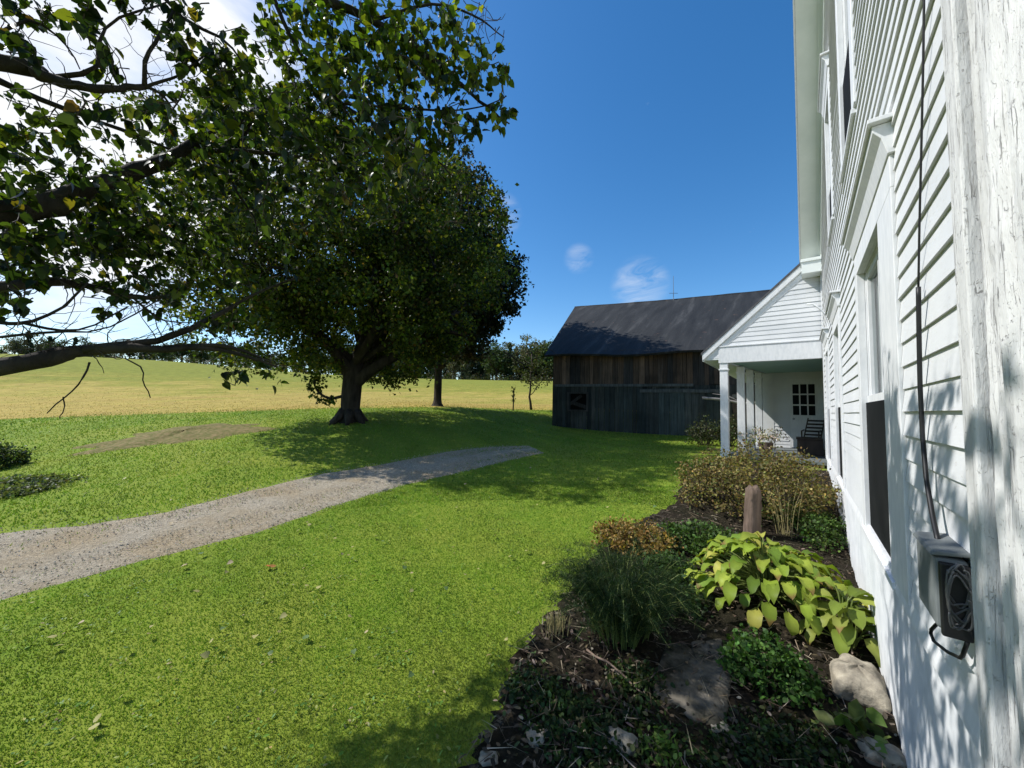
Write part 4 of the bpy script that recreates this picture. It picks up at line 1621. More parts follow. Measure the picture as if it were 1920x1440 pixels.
# --- distant trees along the crest
def far_tree(kind):
    if kind == 'conifer':
        r = thing('conifer_tree', (0, 0, 0), 'x', 'tree')
    else:
        r = thing('broadleaf_tree', (0, 0, 0), 'x', 'tree')
    mb = MB()
    if kind == 'conifer':
        mb.tube([(0, 0, -.5), (0, 0, 9.6)], [.22, .04], 6)
        mb.build('trunk', M['bark'], r)
        c_, rd_ = [], []
        for k in range(150):
            h_ = 1.0 + 8.8 * random.random() ** 1.25
            R_ = 2.1 * (1 - (h_ - .6) / 9.6) ** .85 * random.uniform(.35, 1.05)
            w_ = random.random() * 2 * PI
            c_.append((R_ * math.cos(w_), R_ * math.sin(w_), h_ - .2 * R_))
            rd_.append(.28 + .25 * (1 - h_ / 10))
        cl = clump_leaves(np.array(c_), np.array(rd_), 20, .42, [(.020, .042, .016), (.030, .055, .020), (.014, .030, .013)], [2, 2, 2], droop=.7)
    else:
        mb.tube([(0, 0, -.5), (0.1, 0, 3), (0, .1, 6)], [.3, .2, .1], 6)
        tp = []
        for k in range(5):
            w_ = 2 * PI * k / 5
            grow(mb, tp, (0, 0, 2 + .4 * k), (math.cos(w_), math.sin(w_), 1), 3, .12, 1, sides=5)
        mb.build('trunk', M['bark'], r)
        c_ = []
        ph = random.random() * 6
        while len(c_) < 130:
            d_ = unit(rng.normal(size=3))
            q = np.array([0, 0, 5.6]) + d_ * np.array([3.0, 3.0, 4.0]) * (1 + .2 * math.sin(3 * math.atan2(d_[1], d_[0]) + ph) + .12 * math.sin(6 * d_[2] + ph)) * random.random() ** .45
            c_.append(q)
        pal = {'green': [(.050, .080, .022), (.075, .105, .028), (.032, .055, .018)], 'pale': [(.11, .115, .06), (.085, .10, .045), (.13, .11, .06)]}[kind]
        cl = clump_leaves(np.array(c_), rng.uniform(.5, .95, len(c_)), 22, .42, pal, [2, 1.5, 1.5], droop=.4)
    np_mesh('crown', cl[0], cl[1], M['leaf_far'], r, cl[2])
    return r


protos = {}
LBL = {('conifer', 0): 'small dark pointed conifer on the hill crest behind the overhanging limbs', ('conifer', 1): 'dark pointed conifer in the treeline left of the barn',
       ('green', 0): 'green rounded tree on the hill crest behind the overhanging limbs', ('green', 1): 'dark green rounded tree in the treeline left of the barn',
       ('pale', 0): 'pale olive rounded tree on the hill crest behind the limbs', ('pale', 1): 'pale greyish leafy tree in the treeline left of the barn'}
crest = []
for px in np.linspace(-90, 640, 40):
    crest.append((px + random.uniform(-9, 9), random.choice(['green', 'green', 'conifer', 'pale']), random.uniform(28, 52) if px > 140 else random.uniform(38, 62), 0))
for px in np.linspace(650, 1050, 44):
    crest.append((px + random.uniform(-5, 5), random.choice(['green', 'conifer', 'conifer', 'pale']), random.uniform(50, 72), 1))
crest += [(917, 'green', 74, 1), (993, 'pale', 82, 1), (1012, 'pale', 72, 1), (880, 'conifer', 74, 1), (955, 'conifer', 68, 1), (930, 'green', 70, 1), (1025, 'green', 74, 1)]
for px, kd, hp, sd in crest:
    px0 = float(px)
    yb_ = np.interp(px0, [-150, 0, 300, 600, 900, 1030, 1400], [676, 676, 679, 702, 713, 716, 720])
    D_ = np.interp(px0, [-150, 0, 300, 600, 900, 1030], [108, 112, 118, 128, 138, 138]) * random.uniform(.94, 1.18)
    P = at(px0, yb_, D_)
    P[2] = gz1(P[0], P[1]) - .3
    key = kd
    if key not in protos:
        o = protos[key] = far_tree(kd)
    else:
        o = copy_tree(protos[key])
    o.location = tuple(P)
    H = hp / 700 * D_ * (1.08 if sd else 1.1)
    s_ = H / 9.8
    sw = s_ * random.uniform(.85, 1.25) * (.75 if kd == 'conifer' else 1.0)
    o.scale = (sw, sw, s_)
    o.rotation_euler = (0, 0, random.random() * 6.28)
    o['label'] = LBL[(kd, sd)]
    o['group'] = ['trees along the hill crest behind the limbs', 'trees in the far treeline left of the barn'][sd]
# undergrowth at the foot of the treeline
hp_ = []
for px in np.linspace(640, 1060, 130):
    yb_ = np.interp(px, [600, 900, 1030, 1400], [702, 713, 716, 720])
    P = at(px, yb_ - random.uniform(-1, 5), random.uniform(120, 136))
    P[2] = gz1(P[0], P[1]) + random.uniform(.2, 1.6)
    hp_.append(P)
for px in np.linspace(-120, 640, 130):
    yb_ = np.interp(px, [-150, 0, 300, 600], [676, 676, 679, 702])
    P = at(px, yb_, random.uniform(110, 122))
    P[2] = gz1(P[0], P[1]) + random.uniform(.2, 1.3)
    hp_.append(P)
cl = clump_leaves(np.array(hp_), 1.4, 26, .6, [(.06, .065, .025), (.04, .055, .02), (.085, .06, .035)], [2, 3, 1])
tag(np_mesh('undergrowth', cl[0], cl[1], M['leaf_far'], None, cl[2]), 'brushy undergrowth along the field edge', None, None, 'stuff')

# --- near tree: trunk left of the view, low limbs reaching in
NB = np.array([-2.75, -2.4, gz1(-2.75, -2.4)])
near = thing('linden_tree', NB, 'near leafy tree whose low dark limbs and leaves hang in from the left', 'tree')
BR = []  # (points, r0, r1)
fork = NB + np.array([0, .1, 2.0])
low_f = NB + np.array([-.02, .15, 1.45])
BR.append(([NB + np.array([0, 0, -.3]), NB + np.array([0, 0, .6]), fork, NB + np.array([.1, .2, 3.4]), NB + np.array([.2, .2, 5])], .30, .07))
LIMB = lambda *p: [at(*q) for q in p]
BR.append(([low_f, np.array([-2.85, -1.2, .35])] + LIMB((0, 392, 1.9), (190, 342, 2.2), (350, 282, 2.5), (480, 208, 2.8), (560, 160, 3.0), (690, 225, 3.0), (800, 285, 2.9), (850, 330, 2.9)), .092, .006))
BR.append(([low_f + np.array([0, 0, -.2]), np.array([-2.9, -1.2, -.15])] + LIMB((0, 683, 1.75), (140, 655, 1.95), (280, 652, 2.1), (410, 655, 2.3), (520, 688, 2.5)), .072, .007))
BR.append((LIMB((150, 655, 1.95), (270, 640, 2.1), (350, 615, 2.2), (420, 580, 2.4), (490, 545, 2.5), (560, 520, 2.6)), .026, .006))
BR.append((LIMB((300, 655, 2.15), (420, 648, 2.3), (510, 680, 2.5)), .02, .005))
BR.append(([fork, np.array([-2.7, -1.2, .9])] + LIMB((0, 120, 1.7), (90, 146, 1.75), (180, 168, 1.8), (270, 163, 1.9)), .05, .013))
BR.append((LIMB((272, 163, 1.9), (276, 110, 1.9), (300, 62, 1.95), (328, 15, 2.0)), .012, .005))
BR.append((LIMB((272, 163, 1.9), (310, 152, 1.95), (352, 132, 2.0), (400, 90, 2.1)), .009, .004))
BR.append((LIMB((100, 148, 1.75), (178, 132, 1.8), (190, 70, 1.85), (235, 32, 1.9), (300, 10, 2)), .01, .004))
BR.append((LIMB((272, 163, 1.9), (310, 180, 1.95), (320, 205, 2.0), (345, 165, 2.05)), .008, .003))
BR.append((LIMB((0, 60, 1.7), (60, 40, 1.75), (120, 80, 1.8), (150, 130, 1.85)), .008, .003))
BR.append(([low_f, np.array([-2.95, -1.1, .1])] + LIMB((0, 535, 1.85), (130, 530, 2.1), (250, 558, 2.3), (345, 556, 2.5)), .04, .01))
BR.append((LIMB((0, 606, 1.8), (42, 604, 1.85), (110, 580, 1.95), (165, 530, 2.0)), .010, .005))
BR.append((LIMB((42, 604, 1.85), (100, 618, 1.9), (170, 612, 2.0), (240, 575, 2.1)), .008, .004))
BR.append((LIMB((0, 630, 1.8), (90, 622, 1.85), (190, 617, 2.0), (300, 560, 2.1)), .008, .003))
BR.append((LIMB((250, 558, 2.3), (300, 600, 2.35), (360, 605, 2.4)), .008, .004))
BR.append(([NB + np.array([.1, .2, 3.2]), np.array([-2.5, -1.2, 2.5])] + LIMB((-60, -260, 1.9), (250, -90, 2.2), (500, -30, 2.4), (700, 38, 2.5), (820, 112, 2.5), (900, 190, 2.45), (955, 232, 2.4)), .06, .004))
BR.append((LIMB((500, -30, 2.4), (560, 95, 2.45), (640, 195, 2.5), (700, 290, 2.55)), .018, .004))
BR.append((LIMB((640, 195, 2.5), (790, 205, 2.5), (880, 208, 2.45), (950, 180, 2.4)), .009, .003))
BR.append((LIMB((700, 38, 2.5), (820, 10, 2.5), (900, 35, 2.45), (945, 70, 2.4)), .012, .003))
BR.append((LIMB((250, -90, 2.2), (330, 20, 2.2), (420, 75, 2.3), (470, 140, 2.35)), .015, .004))
BR.append((LIMB((480, 208, 2.8), (430, 320, 2.8), (480, 420, 2.8), (470, 500, 2.8)), .014, .004))
BR.append((LIMB((350, 282, 2.5), (480, 285, 2.6), (600, 300, 2.7), (720, 340, 2.8)), .016, .004))
BR.append((LIMB((165, 678, 1.97), (155, 712, 1.97), (125, 742, 1.96), (88, 775, 1.95)), .005, .0025))
BR.append((LIMB((120, 745, 1.96), (112, 785, 1.95)), .003, .002))
BR.append((LIMB((235, 672, 2.05), (265, 690, 2.05), (272, 718, 2.05), (282, 746, 2.05)), .004, .0025))
BR.append((LIMB((145, 668, 1.95), (175, 672, 1.95), (195, 700, 1.95)), .004, .0015))
# limbs out of view that carry the rest of the crown and its shade
oow = [((-2.7, -1.2, 2.3), (-2.5, -.1, 2.8), (-2.4, .9, 2.9)), ((-2.4, -1.6, 1.9), (-2.2, -.6, 2.4), (-2.0, .2, 2.7)), ((-3.2, -1.3, 1.7), (-3.6, -.2, 1.8), (-3.7, 1.0, 1.9)),
       ((-3.2, -2.6, 2.2), (-3.6, -3.2, 3), (-3.8, -3.8, 3.4)), ((-2.6, -2.6, 3), (-2.2, -3.6, 3.6), (-1.8, -4.4, 3.8)), ((-2.2, -2.0, 2.6), (-1.6, -1.8, 3.2), (-1.2, -1.4, 3.4))]
for p in oow:
    BR.append(([fork + np.array([.05, .1, .3])] + [np.array(q, float) for q in p], .045, .005))
mb_t, mb_b = MB(), MB()
lp = []   # leaf sites along branches
for k, (P, r0, r1) in enumerate(BR):
    L_ = np.linalg.norm(np.diff(np.array(P), axis=0), axis=1).sum()
    n_ = max(8, int(L_ / .09))
    Sx = wiggle(spline(P, n_), .0035 if k else .006)
    rad = r1 + (r0 - r1) * np.linspace(1, 0, n_) ** ({0: .8, 1: 1.7, 2: 1.3}.get(k, 1.1))
    if k == 0:
        rad[:4] *= np.linspace(1.5, 1.05, 4)
    rad = rad * (1 + rng.normal(size=n_) * .07)
    (mb_t if k == 0 else mb_b).tube(Sx, list(rad), 12 if r0 > .03 else 6)
    lp.append(Sx)


def side_twigs(mb, k, n_, l0, l1, r_, t0=.25, upw=.35):
    Sx = lp[k]
    m_ = len(Sx)
    for q in range(n_):
        i_ = int(m_ * random.uniform(t0, .98))
        p_ = Sx[min(i_, m_ - 1)]
        d_ = unit(rng.normal(size=3) + np.array([0, .1, upw]))
        L = random.uniform(l0, l1)
        P_ = [p_]
        for e in range(7):
            d_ = unit(d_ + rng.normal(size=3) * .24)
            P_.append(P_[-1] + d_ * L / 7)
        mb.tube(P_, list(np.linspace(r_, r_ * .35, 8)), 5, cap=False)
        if L > .22:
            for e in range(random.randint(1, 3)):
                j_ = random.randint(2, 6)
                d2 = unit(d_ + rng.normal(size=3) * .8)
                mb.tube([P_[j_], P_[j_] + d2 * L * .2 + rng.normal(size=3) * .008, P_[j_] + d2 * L * .42], [r_ * .5, r_ * .4, r_ * .2], 4, cap=False)


def twigs_with_leaves(mb, base, dirs, Ln, nleaf, size):
    out_p, out_t = [], []
    for b, d, L in zip(base, dirs, Ln):
        n_ = 5
        P = [b]
        for q in range(n_):
            d = unit(d + rng.normal(size=3) * .22 + np.array([0, 0, -.06]))
            P.append(P[-1] + d * L / n_)
        mb.tube(P, list(np.linspace(.0032, .0014, n_ + 1)), 4, cap=False)
        m_ = max(1, int(nleaf * random.uniform(.6, 1.4)))
        for q in range(m_):
            t = random.uniform(.15, 1) * n_
            i = min(n_ - 1, int(t))
            p_ = P[i] + (P[i + 1] - P[i]) * (t - i)
            out_p.append(p_ + rng.normal(size=3) * .012)
            out_t.append(unit(d * .45 + rng.normal(size=3) * .55 + np.array([.1, .1, -.62])))
    return np.array(out_p), np.array(out_t)


# foliage masses seen in the photo: pixel centre, depth, spread in pixels, number of leafy twigs
BLOBS = [
    (60, 20, 1.9, 50, 10), (20, 70, 1.8, 26, 4), (150, 40, 1.95, 40, 6), (230, 5, 2.0, 40, 8), (300, 0, 2.05, 36, 7), (350, 50, 2.1, 42, 11), (395, 100, 2.15, 40, 12), (330, 105, 2.1, 25, 4),
    (50, 90, 1.8, 22, 4), (170, 45, 1.9, 24, 4), (215, 130, 1.9, 26, 3), (210, 95, 1.95, 22, 2),
    (60, 205, 1.85, 34, 5), (30, 240, 1.8, 36, 6), (110, 240, 1.9, 36, 6), (165, 215, 1.95, 30, 4), (205, 205, 2.0, 28, 4), (235, 220, 2.05, 24, 3), (150, 275, 2.0, 30, 3), (45, 290, 1.85, 40, 7), (255, 262, 2.1, 16, 2), (290, 190, 2.1, 28, 4), (315, 225, 2.15, 22, 3),
    (20, 320, 1.8, 40, 8), (110, 330, 1.95, 40, 7), (210, 345, 2.1, 40, 6),
    (400, 170, 2.3, 45, 16), (445, 120, 2.3, 40, 12), (470, 90, 2.35, 26, 5), (420, 210, 2.4, 40, 12), (390, 250, 2.4, 36, 10),
    (510, 60, 2.35, 34, 9), (540, 30, 2.35, 42, 14), (530, 110, 2.4, 36, 12), (590, 30, 2.4, 40, 14), (640, 70, 2.45, 50, 22), (600, 120, 2.45, 50, 22), (560, 190, 2.6, 60, 26), (690, 30, 2.45, 50, 20), (740, 60, 2.5, 50, 22), (700, 120, 2.5, 55, 26),
    (780, 20, 2.5, 48, 18), (800, 90, 2.5, 46, 18), (850, 40, 2.5, 42, 14), (890, 30, 2.45, 36, 9), (905, 80, 2.45, 34, 9), (860, 110, 2.45, 44, 14), (935, 70, 2.4, 18, 4), (780, 150, 2.5, 48, 16), (840, 170, 2.45, 40, 12), (900, 130, 2.4, 34, 8), (945, 140, 2.4, 16, 4),
    (925, 180, 2.4, 22, 5), (955, 220, 2.4, 16, 5), (895, 225, 2.4, 14, 3), (840, 230, 2.5, 26, 6), (640, 190, 2.6, 60, 24), (720, 200, 2.6, 55, 22), (780, 240, 2.6, 40, 12), (680, 270, 2.7, 55, 18), (590, 270, 2.7, 60, 22), (760, 300, 2.8, 40, 10),
    (740, 250, 2.75, 45, 16), (820, 285, 2.85, 34, 12), (700, 320, 2.85, 45, 14), (840, 250, 2.7, 26, 8), (780, 330, 2.95, 40, 12), (500, 220, 2.7, 55, 20), (470, 300, 2.7, 60, 22), (400, 330, 2.6, 60, 20), (540, 350, 2.8, 60, 18), (640, 350, 2.8, 60, 14),
    (330, 400, 2.5, 60, 20), (250, 400, 2.35, 60, 20), (170, 400, 2.2, 55, 18), (90, 430, 2.05, 55, 18), (20, 440, 1.9, 50, 14), (160, 470, 2.2, 55, 16), (250, 470, 2.35, 55, 14), (340, 480, 2.5, 60, 18), (420, 430, 2.6, 60, 18), (80, 500, 2.05, 45, 11), (20, 500, 1.9, 36, 8),
    (400, 530, 2.6, 50, 14), (470, 500, 2.8, 60, 16), (15, 560, 1.9, 26, 6), (330, 530, 2.5, 36, 7), (215, 590, 2.3, 12, 2), (285, 575, 2.4, 20, 3), (450, 600, 2.7, 44, 10), (390, 600, 2.5, 30, 5),
    (440, 705, 2.4, 18, 2.6), (430, 715, 2.4, 10, 1), (510, 695, 2.5, 12, 1.6), (530, 715, 2.5, 8, 1), (470, 690, 2.45, 14, 2),
]
mb_w = MB()
side_twigs(mb_w, 2, 20, .10, .36, .0036, .35, 1.1)
side_twigs(mb_w, 3, 16, .10, .35, .0032, .0, .8)
side_twigs(mb_w, 5, 18, .10, .34, .0032, .45, .1)
for k in (6, 7, 8, 9, 10): side_twigs(mb_w, k, 8, .06, .22, .0022, .0, .0)
side_twigs(mb_w, 11, 16, .10, .35, .0032, .4, .0)
for k in (12, 13, 14, 15): side_twigs(mb_w, k, 8, .06, .24, .0022, .0, .1)
side_twigs(mb_w, 1, 24, .12, .4, .0036, .35, .1)
LPOS, LTIP, LSZ = [], [], []
for (px, py, D, sp, nt_) in BLOBS:
    for k in range(max(1, int(round(nt_)))):
        q = at(px + rng.normal() * sp * .55, py + rng.normal() * sp * .55, D + rng.normal() * .13)
        d_ = unit(rng.normal(size=3) + np.array([0, .2, -.25]))
        L = random.uniform(.10, .22) * (1 if sp > 25 else .5)
        p_, t_ = twigs_with_leaves(mb_w, [q - d_ * L * .5], [d_], [L], 7 if sp > 12 else 4, 1)
        LPOS.append(p_)
        LTIP.append(t_)
        LSZ.append(np.full(len(p_), 1.0))
# the rest of the crown: leafy twigs above and behind the view, whose shade dapples bed and wall
SHADE = [(590, 1520), (600, 1420), (660, 1370), (830, 1320), (930, 1230), (985, 1190), (1060, 1195), (1240, 1215), (1300, 1190), (1400, 1270), (1560, 1300), (1690, 1290), (1760, 1520)]


def to_px(P):
    d = P @ CF
    d = np.where(np.abs(d) < 1e-6, 1e-6, d)
    return 960 + F * (P @ CR) / d, 720 - F * (P @ CU) / d, d


sites = []
sx_, sy_ = np.array(SHADE, float).T
while len(sites) < 300:
    px, py = random.uniform(590, 1700), random.uniform(1190, 1520)
    if not in_poly(np.array([px]), np.array([py]), SHADE)[0]: continue
    sites.append(gpt(px, py))
while len(sites) < 640:
    y, z = random.uniform(.5, 2.85), random.uniform(-1.7, .12)
    if y < 1.7 and random.random() < .45: continue
    sites.append(np.array([WX, y, z]))
while len(sites) < 800:
    px, py = random.uniform(600, 1010), random.uniform(1190, 1500)
    if in_poly(np.array([px]), np.array([py]), SHADE)[0]: sites.append(gpt(px, py))
for q0 in sites:
    for tr_ in range(14):
        q = q0 + sdir * random.uniform(2.6, 5.6) + rng.normal(size=3) * .05
        x, y, d = to_px(q)
        if d < .2 or x < -40 or y < -40 or (x < 880 and 100 < y < 430 and x > 300) or (x < 300 and 330 < y < 560): break
    else:
        continue
    p_, t_ = twigs_with_leaves(mb_w, [q], [unit(rng.normal(size=3))], [.2], 8, 1)
    LPOS.append(p_)
    LTIP.append(t_)
    LSZ.append(np.full(len(p_), 1.75 if (d < .2 or x < -220 or y < -220) else .95))
for p in oow[3:]:
    P = resample(np.array([fork] + [np.array(q, float) for q in p]), 30)[8:]
    for k in range(110):
        q = P[rng.integers(len(P))] + rng.normal(size=3) * np.array([.30, .30, .22])
        p_, t_ = twigs_with_leaves(mb_w, [q], [unit(rng.normal(size=3))], [.2], 8, 1)
        LPOS.append(p_)
        LTIP.append(t_)
        LSZ.append(np.full(len(p_), 1.1))
LPOS, LTIP, LSZ = np.concatenate(LPOS), np.concatenate(LTIP), np.concatenate(LSZ)
# prune: the crown ends where the photo shows sky, and lets the sun through onto lawn, hosta and upper wall
x, y, d = to_px(LPOS)
infr = (d > .1) & (x > 0) & (x < 1920) & (y > 0) & (y < 1440)
edge = np.interp(y, [0, 90, 230, 260, 330, 450, 520, 1440], [958, 962, 968, 900, 870, 620, 600, 560])
tg = (LPOS[:, 2] + 1.68) / sdir[2]
tw = (WX - LPOS[:, 0]) / (-sdir[0])
onw = tw < tg
G = LPOS - sdir * np.minimum(tg, tw)[:, None]
gx, gy, gd = to_px(G)
lit_w = onw & (G[:, 1] > .9) & ((G[:, 1] > 2.95) | ((G[:, 1] > 1.55) & (G[:, 2] > .08)) | (G[:, 2] > .6))
ging = (~onw) & (gd > .1) & (gx > 0) & (gx < 1920) & (gy < 1440)
lit_g = ging & ~in_poly(gx, gy, SHADE)
pil = onw & (G[:, 1] < 1.36) & (G[:, 1] > .9) & (((G[:, 2] > -.5) & (G[:, 2] < .02)) | (G[:, 2] > .42))
drop = (pil & (rng.random(len(x)) < .88)) | (infr & (x > edge)) | (lit_w & (rng.random(len(x)) < .97)) | (lit_g & (rng.random(len(x)) < .9))
print('near leaves', len(x), 'over edge', (infr & (x > edge)).sum(), 'lit wall', lit_w.sum(), 'lit ground', lit_g.sum(), 'kept in frame', (infr & ~drop).sum(), 'of', infr.sum())
keep_ = ~drop
LPOS, LTIP, LSZ = LPOS[keep_], LTIP[keep_], LSZ[keep_]
n = len(LPOS)
Lf = .051 * LSZ * rng.uniform(.55, 1.25, n)
PALN = [(.028, .050, .010), (.048, .078, .012), (.13, .165, .016), (.015, .027, .008), (.17, .15, .02), (.13, .07, .02)]
nrm = rand_dirs(n) * .7 + np.array([0, 0, .9])
lcol = vary(n, PALN, [5, 4, 1.8, 4, .4, .08])
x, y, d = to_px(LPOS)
sun_tint = np.clip((x - 400) / 120, 0, 1) * np.clip((190 - y) / 130, 0, 1) * (d > 0) * (rng.random(n) < .75)   # sunlight on the topmost leaves, put into their colour
lcol = lcol * (1 - sun_tint[:, None]) + sun_tint[:, None] * vary(n, [(.13, .20, .018), (.20, .24, .022), (.08, .13, .014)], [3, 2, 2])
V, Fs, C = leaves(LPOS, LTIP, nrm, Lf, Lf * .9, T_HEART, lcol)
mb_t.build('trunk', M['bark'], near, smooth=True)
mb_b.build('branches', M['bark'], near, smooth=True)
mb_w.build('twigs', M['twig'], near)
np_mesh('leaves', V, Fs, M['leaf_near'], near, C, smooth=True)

# ------------------------------------------------------------------ garden plants
def pt(px, py):
    p = gpt(px, py)
    p[2] = gz1(p[0], p[1])
    return p


def hosta(base, R, nl, Lr, pal, wts, label, name='hosta_plant', hgt=.34, sector=None):
    r = thing(name, base, label, 'plant')
    VV, FF, CC_ = [], [], []
    stem = MB()
    b0 = 0
    for k in range(nl):
        t = (k + .5) / nl
        w_ = k * 2.39996 + rng.normal() * .2
        rr = R * math.sqrt(t) * random.uniform(.85, 1.1)
        d_ = np.array([math.cos(w_), math.sin(w_), 0])
        L = Lr * random.uniform(.75, 1.15)
        h_ = hgt * (1.08 - .75 * t) * random.uniform(.8, 1.2)
        root = base + d_ * .05 + np.array([0, 0, .02])
        neck = base + d_ * max(.05, rr - L * .55) + np.array([0, 0, h_])
        stem.tube(spline([root, base + d_ * rr * .35 + np.array([0, 0, h_ * .75]), neck], 5), [.007, .006, .005, .005, .004], 5, cap=False)
        # blade: arched strip of 7 stations
        twist = rng.normal() * .25
        side = np.cross(np.array([0, 0, 1.]), d_)
        side = unit(side + np.array([0, 0, 1]) * twist)
        cup = random.uniform(.05, .16)
        bend = random.uniform(.7, 1.3) + .6 * t
        c_ = np.clip(np.array(random.choices(pal, wts)[0]) * random.uniform(.75, 1.25), 0, 1)
        ws = [.04, .25, .37, .40, .35, .21, .0]
        p_ = neck.copy()
        ang = .55 - .5 * t
        st = []
        for q in range(7):
            st.append(p_.copy())
            dirn = d_ * math.cos(ang) + np.array([0, 0, math.sin(ang)])
            p_ = p_ + dirn * L / 6
            ang -= bend / 4
        wave = random.random() * 6
        for q in range(7):
            hw = ws[q] * L * .60
            lift = np.array([0, 0, 1]) * (cup * hw * 2 + .012 * math.sin(q * 2.2 + wave))
            VV += [st[q] - side * hw + lift, st[q] - np.array([0, 0, .006]), st[q] + side * hw + lift * .9]
            e = .88 if q in (0, 6) else 1
            br_ = c_ if (q < 5 or k % 3) else np.array([.22, .15, .05])
            CC_ += [br_ * .9, br_ * 1.12 * e, br_ * .9]
        for q in range(6):
            a = b0 + 3 * q
            FF += [(a, a + 3, a + 4, a + 1), (a + 1, a + 4, a + 5, a + 2)]
        b0 += 21
    stem.build('stalks', M['stalk'], r)
    np_mesh('leaves', np.array(VV), [np.array(FF)], M['plant'], r, np.array(CC_), smooth=True)
    return r


M['stalk'] = mat_noise('plant_stalk', (.10, .14, .03), (.17, .20, .05), 14, rough=.6, bs=.1)
M['straw'] = mat_noise('dry_stalk', (.20, .17, .07), (.34, .29, .13), 14, rough=.7, bs=.1)

HP = [(.22, .30, .035), (.29, .35, .05), (.14, .22, .03), (.36, .35, .07)]
hosta(pt(1440, 1125), .70, 200, .20, HP, [4, 4, 2, 1], 'big clump of broad yellow green hosta leaves in the sunlit bed', hgt=.42)
hosta(pt(1585, 1215), .30, 34, .20, [(.19, .25, .04), (.25, .28, .06), (.14, .19, .03)], [3, 2, 2], 'smaller pale green hosta clump pressed against the white foundation', hgt=.34)


def bush(name, base, rx, ry, h, nclump, per, size, pal, wts, label, cat='bush', T=T_OVAL, nst=40, stem_mat='twig', flat=.8, low=.06, crad=.09, top=.5):
    r = thing(name, base, label, cat)
    mb = MB()
    cen = []
    for k in range(nclump):
        w_ = random.random() * 2 * PI
        rr = math.sqrt(random.random())
        hh = h * (low + (1 - low) * random.random() ** .7 * (1 - top * rr ** 2.2)) * random.uniform(.85, 1.1)
        cen.append(base + np.array([rx * rr * math.cos(w_), ry * rr * math.sin(w_), hh]))
    for k in range(nst):
        c_ = cen[rng.integers(len(cen))]
        b_ = base + np.array([(c_ - base)[0] * .35, (c_ - base)[1] * .35, -.02])
        mb.tube(wiggle(spline([b_, (b_ + c_) / 2 + rng.normal(size=3) * .03, c_], 6), .004), list(np.linspace(.006, .002, 6)), 4, cap=False)
    mb.build('stems', M[stem_mat], r)
    cl = clump_leaves(np.array(cen), crad, per, size, pal, wts, T=T, droop=.1, flat=flat, j=.3)
    np_mesh('foliage', cl[0], cl[1], M['plant'], r, cl[2])
    return r


# spirea bush before the porch
sb_ = pt(1395, 985)
sD = float(sb_ @ CF)
print('spirea depth', sD, sb_)
bush('spirea_bush', sb_ + np.array([.05, .75, 0]), .98, .95, .98, 430, 26, .038, [(.19, .15, .05), (.14, .15, .045), (.24, .20, .07), (.11, .085, .04), (.22, .14, .06)], [3, 3, 2, 2, 1],
     'big brownish olive spirea bush in front of the porch posts', nst=150, crad=.10, top=.45)
bush('dry_perennial', pt(1185, 1030), .44, .34, .30, 120, 20, .035, [(.24, .15, .045), (.28, .19, .06), (.15, .14, .04)], [3, 2, 1.4], 'low orange rust coloured perennial at the lawn edge of the bed', 'plant', nst=60, stem_mat='straw', crad=.07)
bush('green_herb', pt(1320, 1035), .50, .36, .28, 150, 22, .035, [(.05, .10, .02), (.08, .13, .03), (.04, .07, .02)], [3, 2, 2], 'low green herb patch left of the weathered stump post', 'plant', nst=40, crad=.07)
bush('green_herb', pt(1545, 1015), .22, .45, .32, 90, 20, .035, [(.05, .10, .02), (.085, .13, .03), (.04, .07, .02)], [3, 2, 2], 'green herb patch between the yellow hosta and the white wall', 'plant', nst=40, crad=.07)
bush('leafy_weed', pt(1440, 1285), .24, .20, .30, 90, 22, .034, [(.055, .12, .022), (.075, .15, .03), (.04, .085, .02)], [3, 2, 2], 'bushy bright green weed in front of the big hosta', 'plant', nst=50, crad=.06, low=.02)
bush('leafy_weed', pt(1275, 1145), .17, .14, .24, 50, 18, .034, [(.03, .06, .02), (.045, .08, .025)], [2, 1], 'small dark green weed left of the big hosta clump', 'plant', nst=30, crad=.06)
bush('ground_ivy', pt(1075, 1375), .27, .24, .09, 120, 16, .030, [(.025, .055, .018), (.04, .07, .02), (.07, .07, .03)], [3, 2, .6], 'dark low creeping ivy mat in the shaded bed beside the lawn', 'plant', nst=30, crad=.06, flat=.3)
bush('broad_weed', pt(1610, 1400), .10, .12, .15, 9, 3, .10, [(.09, .14, .03), (.13, .16, .05)], [2, 1], 'few broad green leaves at the foot of the wall below the pale stone', 'plant', nst=9, crad=.05)
bush('broad_weed', pt(1235, 1430), .10, .08, .12, 24, 12, .03, [(.08, .14, .03), (.11, .17, .04)], [2, 1], 'small bright tuft of weeds at the bottom of the bed', 'plant', nst=12, crad=.04)

for (px, py, r_, h_, lab) in ((1190, 1290, .20, .10, 'sparse low ivy between the long stone slab and the fern'), (1000, 1300, .16, .08, 'low ivy creeping over the lawn edge in the shade'), (1215, 1370, .18, .07, 'dark creeping ivy beside the lower end of the long stone slab'), (1500, 1400, .18, .08, 'dark green groundcover between the bright weed and the pale stone'), (1330, 1420, .16, .07, 'low dark weeds below the lower end of the long stone slab'), (1420, 1400, .18, .08, 'thin green groundcover right of the long stone slab'), (1130, 1425, .2, .08, 'dark ivy at the bottom of the shaded bed')):
    bush('ground_ivy', pt(px, py), r_, r_, h_, 60, 14, .028, [(.025, .05, .016), (.045, .075, .02), (.08, .08, .03)], [3, 2, .8], lab, 'plant', nst=20, crad=.06, flat=.3)
bush('leafy_weed', pt(1255, 1090), .22, .2, .26, 70, 20, .034, [(.04, .08, .02), (.06, .105, .025)], [2, 1], 'dark green weed between the fern and the hosta', 'plant', nst=30, crad=.07)
